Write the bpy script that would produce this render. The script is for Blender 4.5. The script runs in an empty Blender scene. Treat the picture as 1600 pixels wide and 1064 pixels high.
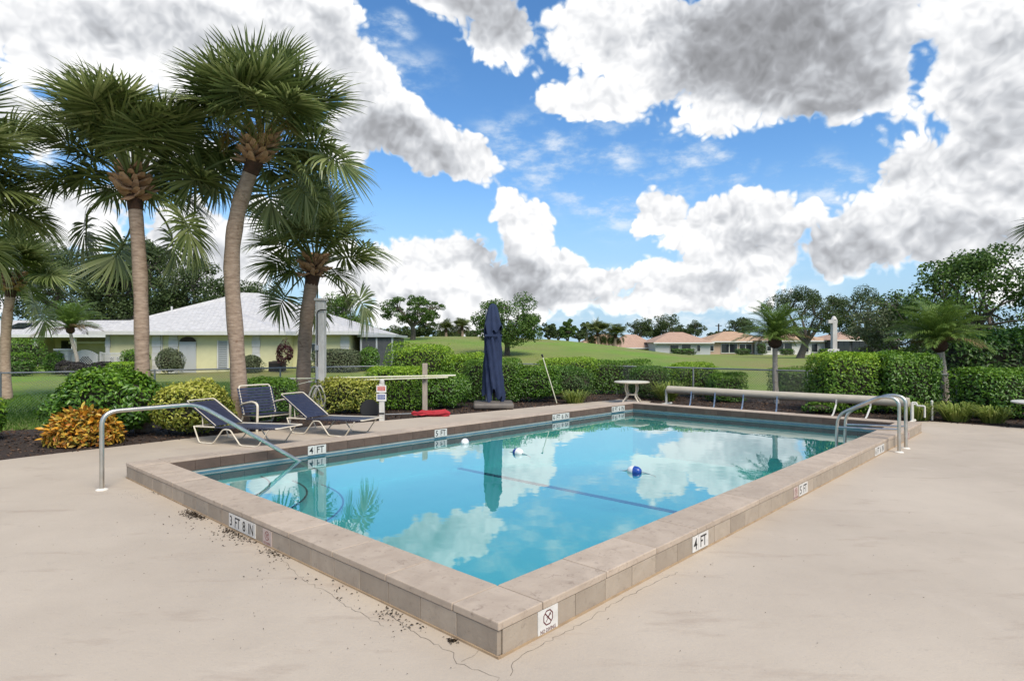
import bpy, bmesh, math, random
import numpy as np
from mathutils import Vector, Matrix, Euler, noise as mnoise

# ------------------------------------------------------------------ camera, sky, sun, exposure
sc = bpy.context.scene
COL = sc.collection
R = math.radians
FPX = 958.0          # focal length in photo pixels (1600 wide)
CAMH = 1.60
HZ = 540.0           # photo row of the horizon
cam = bpy.data.cameras.new('camera')
cam.sensor_width = 36.0
cam.lens = 36.0 * FPX / 1600.0
cam.shift_y = (HZ - 532.0) / 1600.0
cam.clip_start = 0.05
cam.clip_end = 3000.0
camo = bpy.data.objects.new('camera', cam)
camo.location = (0, 0, CAMH)
camo.rotation_euler = (R(90), 0, 0)
COL.objects.link(camo)
sc.camera = camo

SUN_EL, SUN_AZ = 50.0, 150.0      # azimuth measured from +Y (view direction) towards +X (right)
sl = bpy.data.lights.new('sun', 'SUN')
sl.energy = 3.1
sl.angle = R(32)
sl.color = (1.0, 0.92, 0.79)
so = bpy.data.objects.new('sun', sl)
so.rotation_euler = Euler((R(90 - SUN_EL), 0, R(180 - SUN_AZ)), 'XYZ')
so.location = (0, 0, 30)
COL.objects.link(so)

sc.view_settings.view_transform = 'Standard'
sc.view_settings.look = 'None'
sc.view_settings.exposure = 0.50
sc.view_settings.gamma = 1.0
sc.view_settings.use_curve_mapping = False
sc.render.engine = 'CYCLES'
sc.cycles.use_denoising = True
sc.cycles.max_bounces = 7
sc.cycles.diffuse_bounces = 3
sc.cycles.glossy_bounces = 3
sc.cycles.transmission_bounces = 4
sc.cycles.transparent_max_bounces = 8
sc.cycles.caustics_reflective = False
sc.cycles.caustics_refractive = False
sc.cycles.sample_clamp_indirect = 4.0

def pxdir(px, py):
    v = Vector((px - 800.0, FPX, HZ - py))
    return v.normalized()

def build_world():
    w = bpy.data.worlds.new('World')
    sc.world = w
    w.use_nodes = True
    nt = w.node_tree
    nt.nodes.clear()
    N = nt.nodes.new
    L = nt.links.new
    def math_(op, a, b=None, c=None, clamp=False):
        n = N('ShaderNodeMath'); n.operation = op; n.use_clamp = clamp
        for i, v in enumerate((a, b, c)):
            if v is None: continue
            if isinstance(v, (int, float)): n.inputs[i].default_value = v
            else: L(v, n.inputs[i])
        return n.outputs[0]
    def vmath(op, a, b=None, scale=None):
        n = N('ShaderNodeVectorMath'); n.operation = op
        for i, v in enumerate((a, b)):
            if v is None: continue
            if isinstance(v, (tuple, list, Vector)): n.inputs[i].default_value = v
            else: L(v, n.inputs[i])
        if scale is not None:
            if isinstance(scale, (int, float)): n.inputs['Scale'].default_value = scale
            else: L(scale, n.inputs['Scale'])
        return n.outputs[0]
    def noise(vec, scale, detail=4, rough=0.55, color=False, lac=2.0):
        n = N('ShaderNodeTexNoise'); n.noise_dimensions = '3D'
        n.inputs['Scale'].default_value = scale; n.inputs['Detail'].default_value = detail
        n.inputs['Roughness'].default_value = rough; n.inputs['Lacunarity'].default_value = lac
        L(vec, n.inputs['Vector'])
        return n.outputs['Color'] if color else n.outputs[0]
    def sstep(v, a, b, lo=0.0, hi=1.0):
        n = N('ShaderNodeMapRange'); n.interpolation_type = 'SMOOTHSTEP'
        L(v, n.inputs[0]); n.inputs[1].default_value = a; n.inputs[2].default_value = b
        n.inputs[3].default_value = lo; n.inputs[4].default_value = hi
        return n.outputs[0]
    tc = N('ShaderNodeTexCoord')
    d = tc.outputs['Generated']
    # domain warp of the direction
    wn = noise(d, 4.0, 4, 0.55, color=True)
    wv = vmath('SUBTRACT', wn, (0.5, 0.5, 0.5))
    dw = vmath('ADD', d, vmath('SCALE', wv, scale=0.11))
    # stereographic sky coordinates about +Y
    def stereo(vec):
        sp = N('ShaderNodeSeparateXYZ'); L(vec, sp.inputs[0])
        den = math_('MAXIMUM', math_('ADD', sp.outputs['Y'], 1.0), 0.05)
        cb = N('ShaderNodeCombineXYZ')
        L(math_('DIVIDE', sp.outputs['X'], den), cb.inputs[0]); L(math_('DIVIDE', sp.outputs['Z'], den), cb.inputs[1])
        return cb.outputs[0]
    def sxy(px, py):
        c = pxdir(px, py); return Vector((c.x / (1 + c.y), c.z / (1 + c.y)))
    st = stereo(dw)
    def blob(px, py, rx, ry, roll=0.0, vec=None):
        c = sxy(px, py)
        ax = (sxy(px + rx, py) - c).length; ay = (sxy(px, py - ry) - c).length
        v = st
        if roll:
            rn = N('ShaderNodeVectorRotate'); rn.rotation_type = 'Z_AXIS'
            L(st, rn.inputs['Vector']); rn.inputs['Center'].default_value = (c.x, c.y, 0); rn.inputs['Angle'].default_value = R(roll)
            v = rn.outputs[0]
        n = N('ShaderNodeVectorMath'); n.operation = 'MULTIPLY_ADD'
        L(v, n.inputs[0]); n.inputs[1].default_value = (1 / ax, 1 / ay, 0); n.inputs[2].default_value = (-c.x / ax, -c.y / ay, 0)
        ln = N('ShaderNodeVectorMath'); ln.operation = 'LENGTH'; L(n.outputs[0], ln.inputs[0])
        return math_('SUBTRACT', 1.0, ln.outputs['Value'], clamp=True)
    def union(lst, vec=dw, soft=None):
        acc = None
        for b in lst:
            wgt = b[5] if len(b) > 5 else 1.0
            v = blob(*b[:5], vec=vec)
            if soft: v = sstep(v, 0.0, soft)
            if wgt != 1.0: v = math_('MULTIPLY', v, wgt)
            acc = v if acc is None else math_('SMOOTH_MAX', acc, v, 0.12)
        return acc
    clouds = CLOUDS
    body = union(clouds)
    # outside the view the same broken cumulus goes on
    big = noise(d, 2.3, 3, 0.5)
    rest = sstep(big, 0.44, 0.68, 0.0, 1.0)
    frontn = N('ShaderNodeVectorMath'); frontn.operation = 'DOT_PRODUCT'
    L(d, frontn.inputs[0]); frontn.inputs[1].default_value = Vector((0, 0.955, 0.295))
    away = sstep(frontn.outputs['Value'], 0.60, 0.72, 1.0, 0.0)
    sepz = N('ShaderNodeSeparateXYZ'); L(d, sepz.inputs[0])
    z = sepz.outputs['Z']
    rest = math_('MULTIPLY', math_('MULTIPLY', rest, away), 0.85)
    body = math_('MAXIMUM', body, rest)
    # billows
    def billow(vec):
        acc = None
        for scl, wt in ((8.0, 0.40), (17.0, 0.27), (37.0, 0.19), (80.0, 0.14)):
            n = noise(vec, scl, 0, 0.5)
            v = math_('MULTIPLY', math_('ABSOLUTE', math_('SUBTRACT', n, 0.5)), 4.0 * wt)
            acc = v if acc is None else math_('ADD', acc, v)
        return acc
    d2 = vmath('ADD', d, vmath('SCALE', wv, scale=0.05))
    b1 = billow(d2)
    fine = noise(d, 7.0, 9, 0.64)
    bump = math_('MULTIPLY', math_('SUBTRACT', b1, 0.36), 0.52)
    dens = math_('ADD', body, math_('ADD', bump, math_('MULTIPLY', math_('SUBTRACT', fine, 0.5), 0.62)))
    gate = sstep(body, 0.06, 0.22)
    alpha = math_('MULTIPLY', sstep(dens, 0.39, 0.53), gate)
    # thin veil patches
    veil_b = union(VEILS)
    veil_n = noise(vmath('MULTIPLY', d, (1.0, 1.0, 2.2)), 14.0, 6, 0.6)
    veil = math_('MULTIPLY', math_('MULTIPLY', sstep(veil_n, 0.40, 0.72), sstep(veil_b, 0.02, 0.55)), 0.75)
    # horizon haze
    hz = sstep(z, 0.0, 0.30, 0.92, 0.0)
    alpha_all = math_('MAXIMUM', math_('MAXIMUM', alpha, veil), hz)
    # shading : grey, thick, low parts and white sunlit rims
    dark = union(DARKS, soft=0.62)
    dsun = vmath('ADD', d2, (0.003, 0.0, 0.016))
    b2 = billow(dsun)
    sm1 = noise(d, 7.0, 3, 0.5); sm2 = noise(vmath('ADD', d, (0.008, 0.0, 0.034)), 7.0, 3, 0.5)
    rel = math_('ADD', math_('MULTIPLY', math_('SUBTRACT', b1, b2), 0.80), math_('MULTIPLY', math_('SUBTRACT', sm1, sm2), 1.1))
    thick = sstep(math_('ADD', math_('MULTIPLY', body, 0.7), math_('MULTIPLY', dens, 0.3)), 0.42, 1.1)
    g = math_('ADD', math_('MULTIPLY', thick, 0.11), math_('MULTIPLY', dark, 0.86))
    g = math_('ADD', g, math_('MULTIPLY', math_('SUBTRACT', noise(d, 4.5, 3, 0.5), 0.5), 0.22))
    g = math_('SUBTRACT', g, math_('MULTIPLY', rel, 0.80), clamp=True)
    g = math_('MULTIPLY', g, alpha)
    cr = N('ShaderNodeValToRGB')
    el = cr.color_ramp.elements
    el[0].position = 0.0; el[0].color = (1.06, 1.06, 1.06, 1)
    el[1].position = 1.0; el[1].color = (0.27, 0.275, 0.29, 1)
    for p, c in ((0.18, (0.86, 0.87, 0.89, 1)), (0.42, (0.60, 0.62, 0.655, 1)), (0.7, (0.39, 0.40, 0.425, 1))):
        e = el.new(p); e.color = c
    L(g, cr.inputs[0])
    # haze colour near the horizon where there is no cloud
    mixc = N('ShaderNodeMix'); mixc.data_type = 'RGBA'
    L(math_('MAXIMUM', alpha, veil), mixc.inputs['Factor'])
    mixc.inputs['A'].default_value = (0.40, 0.60, 0.80, 1)
    L(cr.outputs[0], mixc.inputs['B'])
    bgc = N('ShaderNodeBackground'); bgc.inputs['Strength'].default_value = CLOUD_STRENGTH
    L(mixc.outputs['Result'], bgc.inputs['Color'])
    sky = N('ShaderNodeTexSky'); sky.sky_type = 'NISHITA'; sky.sun_disc = False
    sky.sun_elevation = R(SUN_EL); sky.sun_rotation = R(SUN_AZ)
    sky.air_density = 1.0; sky.dust_density = 0.2; sky.ozone_density = 4.0; sky.altitude = 0
    hsv = N('ShaderNodeHueSaturation'); hsv.inputs['Saturation'].default_value = 1.18
    hsv.inputs['Value'].default_value = 1.0
    L(sky.outputs[0], hsv.inputs['Color'])
    bgs = N('ShaderNodeBackground'); bgs.inputs['Strength'].default_value = SKY_STRENGTH
    L(hsv.outputs[0], bgs.inputs['Color'])
    ms = N('ShaderNodeMixShader')
    L(alpha_all, ms.inputs[0]); L(bgs.outputs[0], ms.inputs[1]); L(bgc.outputs[0], ms.inputs[2])
    out = N('ShaderNodeOutputWorld'); L(ms.outputs[0], out.inputs['Surface'])
    w.cycles.sampling_method = 'NONE'

SKY_STRENGTH = 0.13
CLOUD_STRENGTH = 0.735
# cloud masses: direction given by photo column,row; half sizes; roll
CLOUDS = [
    (170, 30, 430, 190, 0, 1.2), (40, 200, 170, 90, 0, 0.9),
    (470, 40, 230, 130, 35, 1.15), (560, 110, 130, 90, 35, 1.05), (665, 225, 215, 72, 24, 1.2), (570, 190, 120, 90, 0, 1.05),
    (690, -15, 210, 95, 8, 1.1), (780, 45, 110, 95, 0, 1.0),
    (990, 50, 240, 150, 0, 1.1), (1190, 75, 430, 190, 0, 1.3), (930, 150, 150, 70, 0, 1.0), (1110, 185, 110, 75, 0, 0.85),
    (1560, 90, 250, 270, 0, 1.15), (1510, 310, 250, 200, 0, 1.15), (1640, 300, 240, 300, 0, 1.1), (1350, 150, 150, 90, 0, 0.9),
    (1185, 350, 170, 80, 0, 1.2), (1035, 318, 85, 75, 0, 1.05), (1100, 350, 120, 80, 0, 1.1), (1130, 425, 230, 80, 0, 1.05), (1340, 400, 150, 80, 0, 1.05),
    (690, 420, 150, 85, 0, 1.15), (808, 365, 58, 95, 0, 1.15), (860, 440, 120, 75, 0, 1.15), (760, 462, 360, 85, 0, 1.15), (935, 440, 80, 60, 0, 1.0),
    (560, 425, 130, 95, 0, 1.05), (340, 400, 220, 120, 0, 1.1), (450, 330, 120, 80, 0, 0.9), (110, 350, 200, 110, 0, 1.0), (270, 250, 190, 80, 0, 0.85), (-60, 420, 200, 150, 0, 1.0),
    (1080, 468, 330, 60, 0, 0.85),
]
DARKS = [
    (260, 40, 260, 85, 0, 0.28), (640, 240, 170, 60, 22, 0.58), (770, 25, 110, 75, 0, 0.55), (690, -10, 120, 50, 0, 0.22),
    (1210, 62, 300, 155, 0, 0.80), (1320, 145, 150, 65, 0, 0.62), (1500, 395, 170, 75, 0, 0.50), (1570, 150, 120, 170, 0, 0.36), (1420, 260, 140, 70, 0, 0.28), (1210, 385, 150, 42, 0, 0.46), (1330, 418, 120, 42, 0, 0.52),
    (790, 425, 110, 48, 40, 0.48), (880, 470, 120, 26, 0, 0.46), (1090, 448, 90, 34, 0, 0.42), (545, 95, 90, 50, 40, 0.26), (300, 410, 140, 60, 0, 0.3), (660, 470, 90, 24, 0, 0.3),
]
VEILS = [(605, 62, 60, 40, 0, 1.3), (1140, 266, 70, 50, 0, 1.4), (880, 250, 190, 120, 0), (970, 300, 170, 90, 0), (1020, 470, 360, 80, 0), (640, 430, 200, 60, 0), (1080, 240, 120, 70, 0, 0.9), (640, 130, 110, 70, 0, 0.6), (1290, 300, 120, 90, 0, 0.8)]
build_world()

# ------------------------------------------------------------------ helpers
def G(px, py, z=0.0):
    """place on the level z where the photo shows column px, row py"""
    Y = FPX * (CAMH - z) / (py - HZ)
    return Vector(((px - 800.0) / FPX * Y, Y, z))
def PT(px, py, Y):
    return Vector(((px - 800.0) / FPX * Y, Y, CAMH + (HZ - py) * Y / FPX))
P0 = Vector((-0.069, 3.128, 0.0))
EL = Vector((0.682, 0.7314, 0.0)); ES = Vector((-0.7314, 0.682, 0.0))
POOL_ANG = math.atan2(EL.y, EL.x)
def W(l, s, z=0.0):
    return P0 + EL * l + ES * s + Vector((0, 0, z))
PL, PS, CW, CH = 11.2, 6.3, 0.355, 0.186      # pool outer length, width, coping width, height

def material(name):
    m = bpy.data.materials.new(name); m.use_nodes = True
    nt = m.node_tree; nt.nodes.clear()
    return m, nt, nt.nodes.new, nt.links.new
def M(name, base, rough=0.6, col2=None, scale=4.0, detail=5, amt=(0.35, 0.65), bump=None, metal=0.0, spec=0.5,
      col3=None, scale3=0.8, amt3=(0.45, 0.7), coord='Object', stretch=None, coat=0.0, rvar=0.0):
    m, nt, N, L = material(name)
    b = N('ShaderNodeBsdfPrincipled'); o = N('ShaderNodeOutputMaterial'); L(b.outputs[0], o.inputs[0])
    b.inputs['Roughness'].default_value = rough; b.inputs['Metallic'].default_value = metal
    b.inputs['Specular IOR Level'].default_value = spec
    if coat: b.inputs['Coat Weight'].default_value = coat
    if coord == 'Position':
        vec = N('ShaderNodeNewGeometry').outputs['Position']
    else:
        vec = N('ShaderNodeTexCoord').outputs[coord]
    if stretch:
        mp = N('ShaderNodeMapping'); mp.inputs['Scale'].default_value = stretch; L(vec, mp.inputs[0]); vec = mp.outputs[0]
    def nz(sc_, det, ro=0.6):
        n = N('ShaderNodeTexNoise'); n.inputs['Scale'].default_value = sc_; n.inputs['Detail'].default_value = det
        n.inputs['Roughness'].default_value = ro; L(vec, n.inputs['Vector']); return n.outputs[0]
    def mr(v, a, c, lo=0.0, hi=1.0):
        r = N('ShaderNodeMapRange'); L(v, r.inputs[0]); r.inputs[1].default_value = a; r.inputs[2].default_value = c
        r.inputs[3].default_value = lo; r.inputs[4].default_value = hi; return r.outputs[0]
    if col2 is None:
        b.inputs['Base Color'].default_value = (*base, 1)
    else:
        mx = N('ShaderNodeMix'); mx.data_type = 'RGBA'
        L(mr(nz(scale, detail), *amt), mx.inputs['Factor']); mx.inputs['A'].default_value = (*base, 1); mx.inputs['B'].default_value = (*col2, 1)
        c = mx.outputs['Result']
        if col3 is not None:
            m3 = N('ShaderNodeMix'); m3.data_type = 'RGBA'
            L(mr(nz(scale3, 6), *amt3), m3.inputs['Factor']); L(c, m3.inputs['A']); m3.inputs['B'].default_value = (*col3, 1)
            c = m3.outputs['Result']
        L(c, b.inputs['Base Color'])
    if rvar:
        L(mr(nz(scale * 1.7, 4), 0.3, 0.7, max(0.02, rough - rvar), min(1, rough + rvar)), b.inputs['Roughness'])
    if bump:
        bn = N('ShaderNodeBump'); bn.inputs['Strength'].default_value = bump[1]; bn.inputs['Distance'].default_value = bump[2] if len(bump) > 2 else 0.02
        L(nz(bump[0], 6), bn.inputs['Height']); L(bn.outputs[0], b.inputs['Normal'])
    return m
def leafmat(name, cols, rough=0.45, trans=0.25, spec=0.4):
    """each leaf its own shade"""
    m, nt, N, L = material(name)
    b = N('ShaderNodeBsdfPrincipled'); o = N('ShaderNodeOutputMaterial')
    g = N('ShaderNodeNewGeometry'); cr = N('ShaderNodeValToRGB'); e = cr.color_ramp.elements
    e[0].position = 0; e[0].color = (*cols[0], 1); e[1].position = 1.0; e[1].color = (*cols[-1], 1)
    for i, c in enumerate(cols[1:-1]):
        x = e.new((i + 1) / (len(cols) - 1)); x.color = (*c, 1)
    L(g.outputs['Random Per Island'], cr.inputs[0]); L(cr.outputs[0], b.inputs['Base Color'])
    b.inputs['Roughness'].default_value = rough; b.inputs['Specular IOR Level'].default_value = spec
    t = N('ShaderNodeBsdfTranslucent'); L(cr.outputs[0], t.inputs['Color'])
    mx = N('ShaderNodeMixShader'); mx.inputs[0].default_value = trans
    L(b.outputs[0], mx.inputs[1]); L(t.outputs[0], mx.inputs[2]); L(mx.outputs[0], o.inputs[0])
    return m

def obj(name, me, mat=None, parent=None):
    o = bpy.data.objects.new(name, me); COL.objects.link(o)
    if mat is not None and not me.materials: me.materials.append(mat)
    if parent is not None: o.parent = parent
    return o
def tag(o, label=None, cat=None, group=None, kind=None):
    if label: o['label'] = label
    if cat: o['category'] = cat
    if group: o['group'] = group
    if kind: o['kind'] = kind
    return o
def thing(name, label, cat, loc=(0, 0, 0), rotz=0.0, group=None):
    o = bpy.data.objects.new(name, None); COL.objects.link(o)
    o.empty_display_size = 0.1
    o.location = loc; o.rotation_euler = (0, 0, rotz)
    return tag(o, label, cat, group)
def copy_tree(root, label=None):
    r = root.copy(); COL.objects.link(r)
    if label: r['label'] = label
    for ch in root.children:
        c = ch.copy(); COL.objects.link(c); c.parent = r
        for gch in ch.children:
            d = gch.copy(); COL.objects.link(d); d.parent = c
    return r

class MB:
    def __init__(s): s.v = []; s.f = []
    def add(s, vs, fs):
        k = len(s.v); s.v += [tuple(p) for p in vs]; s.f += [tuple(i + k for i in f) for f in fs]; return s
    def box(s, c, d, rz=0.0, rx=0.0, ry=0.0):
        m = Euler((rx, ry, rz)).to_matrix(); c = Vector(c); h = Vector(d) / 2
        vs = [c + m @ Vector((x * h.x, y * h.y, z * h.z)) for z in (-1, 1) for y in (-1, 1) for x in (-1, 1)]
        return s.add(vs, [(0, 2, 3, 1), (4, 5, 7, 6), (0, 1, 5, 4), (2, 6, 7, 3), (0, 4, 6, 2), (1, 3, 7, 5)])
    def bx(s, a, b):
        a, b = Vector(a), Vector(b); return s.box((a + b) / 2, b - a)
    def prism(s, poly, z0, z1):
        n = len(poly)
        vs = [(p[0], p[1], z0) for p in poly] + [(p[0], p[1], z1) for p in poly]
        return s.add(vs, [tuple(range(n))[::-1], tuple(range(n, 2 * n))] + [(i, (i + 1) % n, n + (i + 1) % n, n + i) for i in range(n)])
    def tube(s, pts, r, n=8, cap=True, flat=1.0):
        pts = [Vector(p) for p in pts]; k = len(pts)
        rs = r if isinstance(r, (list, tuple)) else [r] * k
        t0 = (pts[1] - pts[0]).normalized()
        up = Vector((0, 0, 1)) if abs(t0.z) < 0.9 else Vector((1, 0, 0))
        u = t0.cross(up).normalized(); vs = []
        for i, p in enumerate(pts):
            t = (pts[min(i + 1, k - 1)] - pts[max(i - 1, 0)]).normalized()
            u = (u - t * u.dot(t)).normalized(); w = t.cross(u)
            for j in range(n):
                a = 2 * math.pi * j / n
                vs.append(p + (u * math.cos(a) + w * math.sin(a) * flat) * rs[i])
        fs = [(i * n + j, i * n + (j + 1) % n, (i + 1) * n + (j + 1) % n, (i + 1) * n + j) for i in range(k - 1) for j in range(n)]
        if cap: fs += [tuple(range(n))[::-1], tuple(range((k - 1) * n, k * n))]
        return s.add(vs, fs)
    def lathe(s, prof, n=16, c=(0, 0, 0)):
        c = Vector(c); vs = []; k = len(prof)
        for r_, z in prof:
            for j in range(n):
                a = 2 * math.pi * j / n; vs.append(c + Vector((r_ * math.cos(a), r_ * math.sin(a), z)))
        fs = [(i * n + j, i * n + (j + 1) % n, (i + 1) * n + (j + 1) % n, (i + 1) * n + j) for i in range(k - 1) for j in range(n)]
        fs += [tuple(range(n))[::-1], tuple(range((k - 1) * n, k * n))]
        return s.add(vs, fs)
    def mesh(s, name, smooth=False, ang=35):
        me = bpy.data.meshes.new(name); me.from_pydata([tuple(v) for v in s.v], [], s.f); me.update()
        if smooth:
            me.shade_smooth(); me.set_sharp_from_angle(angle=R(ang))
        return me
    def build(s, name, mat, parent=None, smooth=False, bevel=0.0, loc=None, rot=None, ang=35):
        o = obj(name, s.mesh(name, smooth, ang), mat, parent)
        if loc is not None: o.location = loc
        if rot is not None: o.rotation_euler = rot
        if bevel:
            b = o.modifiers.new('bevel', 'BEVEL'); b.width = bevel; b.segments = 2; b.limit_method = 'ANGLE'; b.angle_limit = R(40)
        return o

def fillet(pts, r, n=5):
    pts = [Vector(p) for p in pts]; out = [pts[0]]
    for i in range(1, len(pts) - 1):
        a, b, c = pts[i - 1], pts[i], pts[i + 1]
        rr = min(r, (a - b).length * 0.48, (c - b).length * 0.48)
        p, q = b + (a - b).normalized() * rr, b + (c - b).normalized() * rr
        for k in range(n + 1):
            t = k / n; out.append(p * (1 - t) ** 2 + b * 2 * t * (1 - t) + q * t * t)
    out.append(pts[-1]); return out

def np_mesh(name, verts, faces, mat, parent=None, smooth=False):
    """faces: (n,3) or (n,4) int array"""
    me = bpy.data.meshes.new(name)
    nv, (nf, k) = len(verts), faces.shape
    me.vertices.add(nv); me.vertices.foreach_set('co', np.asarray(verts, np.float32).ravel())
    me.loops.add(nf * k); me.loops.foreach_set('vertex_index', faces.astype(np.int32).ravel())
    me.polygons.add(nf); me.polygons.foreach_set('loop_start', np.arange(0, nf * k, k, dtype=np.int32))
    if smooth: me.polygons.foreach_set('use_smooth', np.ones(nf, dtype=bool))
    me.update(calc_edges=True)
    return obj(name, me, mat, parent)
def unit(a):
    return a / np.maximum(np.linalg.norm(a, axis=-1, keepdims=True), 1e-9)
def leaf_arrays(pos, nrm, L, wid, rng, fold=0.12, axis=None):
    n = len(pos); nrm = unit(nrm)
    t = rng.normal(size=(n, 3)) if axis is None else axis + rng.normal(size=(n, 3)) * 0.25
    t = unit(t - nrm * np.sum(t * nrm, 1, keepdims=True)); b = np.cross(nrm, t)
    L = np.broadcast_to(np.asarray(L, float), (n,))[:, None]; w = L * wid
    v = np.empty((n, 4, 3))
    v[:, 0] = pos - t * L * 0.5; v[:, 2] = pos + t * L * 0.5 - nrm * L * 0.12
    v[:, 1] = pos + b * w * 0.5 + nrm * L * fold; v[:, 3] = pos - b * w * 0.5 + nrm * L * fold
    i = np.arange(n)[:, None] * 4
    f = np.concatenate([i + np.array([[0, 1, 2]]), i + np.array([[0, 2, 3]])], 0)
    return v.reshape(-1, 3), f
def sphere_dirs(n, rng):
    return unit(rng.normal(size=(n, 3)))
def lumpy(dirs, rng, k=14, amp=0.18, sig=0.45):
    c = sphere_dirs(k, rng); a = rng.uniform(-1, 1, k) * amp; r = np.ones(len(dirs))
    for i in range(k): r += a[i] * np.exp(-np.sum((dirs - c[i]) ** 2, 1) / sig ** 2)
    return r

YOUNG = {'glossy_hedge_leaf': 'hedge_bright', 'bright_hedge_leaf': 'young', 'yellow_variegated_leaf': 'young_yellow', 'dark_hedge_leaf': 'hedge'}
def bush(label, loc, size, mat, leaf=0.06, n=6000, shape='round', wid=0.5, seed=1, lump=0.16, rotz=0.0, cat='shrub', name='shrub',
         group=None, depth=0.13, stray=0.02, flat_top=False, upleaf=0.0, core=True, young=1.0):
    """a shrub standing at loc: foliage of single leaves round a solid dark core painted as inner shade; size = width, depth, height"""
    rng = np.random.default_rng(seed); t = thing(name, label, cat, loc, rotz, group)
    kk = {'round': 2.0, 'box': 7.0, 'soft': 3.4}[shape]
    h = np.array([size[0] / 2, size[1] / 2, size[2] * 0.5])
    q = rng.uniform(-1, 1, (n, 3)); wf = np.array([h[1] * h[2], h[0] * h[2], h[0] * h[1]]); ax = rng.choice(3, n, p=wf / wf.sum())
    sg = np.where(rng.random(n) < 0.5, -1.0, 1.0); sg = np.where((ax == 2) & (rng.random(n) < 0.75), 1.0, sg); q[np.arange(n), ax] = sg
    dd = q / np.sum(np.abs(q) ** kk, 1, keepdims=True) ** (1 / kk)
    d = np.sign(dd) * np.abs(dd) ** (kk - 1); d = unit(d)
    r = lumpy(unit(dd), rng, 30, lump * 1.5, 0.32) * (1 - np.abs(rng.normal(0, depth, n)))
    st = rng.random(n) < stray; r[st] *= rng.uniform(1.03, 1.16, st.sum())
    p = dd * r[:, None] * h + np.array([0, 0, size[2] * 0.5]); p[:, 2] = np.maximum(p[:, 2], 0.02)
    nr = unit(d / h) * 0.7 + np.array([0, 0, 0.45 + upleaf]) + rng.normal(size=(n, 3)) * 0.5
    ll = rng.uniform(0.7, 1.25, n) * leaf
    ym = YOUNG.get(mat.name) if young else None
    yg = (rng.random(n) < np.clip((p[:, 2] / size[2] - 0.55) * 2.4, 0, 0.95) * young) if ym else np.zeros(n, bool)
    v, f = leaf_arrays(p[~yg], nr[~yg], ll[~yg], wid, rng)
    np_mesh('foliage', v, f, mat, t)
    if yg.any():
        v, f = leaf_arrays(p[yg] + np.array([0, 0, leaf * 0.2]), nr[yg] * np.array([1, 1, 0.6]), ll[yg] * 0.9, wid, rng); tag(np_mesh('new_growth', v, f, MAT[ym], t), kind='stuff')
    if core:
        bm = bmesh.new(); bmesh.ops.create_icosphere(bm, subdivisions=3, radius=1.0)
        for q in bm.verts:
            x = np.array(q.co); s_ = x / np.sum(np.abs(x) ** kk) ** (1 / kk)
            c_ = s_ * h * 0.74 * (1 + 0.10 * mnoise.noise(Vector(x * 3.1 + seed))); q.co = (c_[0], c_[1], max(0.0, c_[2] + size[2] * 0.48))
        me = bpy.data.meshes.new('twigs_or_shade_core'); bm.to_mesh(me); bm.free(); obj('twigs_or_shade_core', me, MAT['core_shade'], t)  # solid core, its dark colour stands for the shade inside the foliage
    return t

def tree(label, base, trunk_h, trunk_r, crown, nclump, clump_r, nleaf, leaf, mat, seed=1, name='tree', group=None, bark='bark', lean=(0, 0),
         flat=0.7, wid=0.6, forks=5, cat='tree', hollow=0.45, show=0.0):
    """crown = (rx, ry, rz, centre height)"""
    rng = np.random.default_rng(seed); t = thing(name, label, cat, base, 0, group)
    rx, ry, rz, cz = crown; top = Vector((lean[0], lean[1], trunk_h))
    mb = MB(); mid = Vector((lean[0] * 0.35 + rng.normal(0, trunk_r * .4), lean[1] * 0.35, trunk_h * 0.5))
    mb.tube([(0, 0, -0.15), (0, 0, 0.1), mid, top], [trunk_r * 1.5, trunk_r * 1.15, trunk_r * 0.95, trunk_r * 0.8], 10)
    mb.build('trunk', MAT[bark], t, smooth=True)
    d = sphere_dirs(nclump, rng); rad = rng.uniform(hollow, 1.0, nclump) ** 0.6
    c = d * rad[:, None] * np.array([rx, ry, rz]) + np.array([lean[0], lean[1], cz])
    lo = cz - rz * 0.75; c[:, 2] = np.maximum(c[:, 2], lo + rng.uniform(0, rz * 0.3, nclump))
    lb = MB(); mains = []
    for k in range(forks):
        a = 2 * math.pi * (k + rng.uniform(-.25, .25)) / forks
        e = Vector((lean[0] + math.cos(a) * rx * 0.5, lean[1] + math.sin(a) * ry * 0.5, cz + rz * rng.uniform(-0.25, 0.35)))
        m_ = top.lerp(e, 0.5) + Vector((0, 0, -0.06 * rz)) + Vector(rng.normal(0, 0.06 * rx, 3))
        lb.tube([top - Vector((0, 0, trunk_r)), m_, e], [trunk_r * 0.6, trunk_r * 0.42, trunk_r * 0.2], 6); mains += [m_, e, m_.lerp(e, .5)]
    for q in c:
        q = Vector(q); s_ = min(mains, key=lambda w_: (w_ - q).length)
        lb.tube([s_, s_.lerp(q, 0.55) + Vector(rng.normal(0, 0.05 * rx, 3)), q], [trunk_r * 0.2, trunk_r * 0.13, trunk_r * 0.06], 4, cap=False)
    lb.build('limbs', MAT[bark], t, smooth=True)
    per = max(8, nleaf // nclump); P_ = []; N_ = []
    for q in c:
        cr = clump_r * rng.uniform(0.6, 1.25); dd = sphere_dirs(per, rng)
        rr = lumpy(dd, rng, 8, 0.3, 0.5) * rng.uniform(0.25, 1.0, per) ** 0.45
        P_.append(q + dd * rr[:, None] * np.array([cr, cr, cr * flat])); N_.append(dd * 0.6 + np.array([0, 0, 0.5]) + rng.normal(size=(per, 3)) * 0.6)
    P_ = np.concatenate(P_); N_ = np.concatenate(N_)
    v, f = leaf_arrays(P_, N_, rng.uniform(0.7, 1.3, len(P_)) * leaf, wid, rng)
    np_mesh('crown', v, f, mat, t)
    return t

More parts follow.
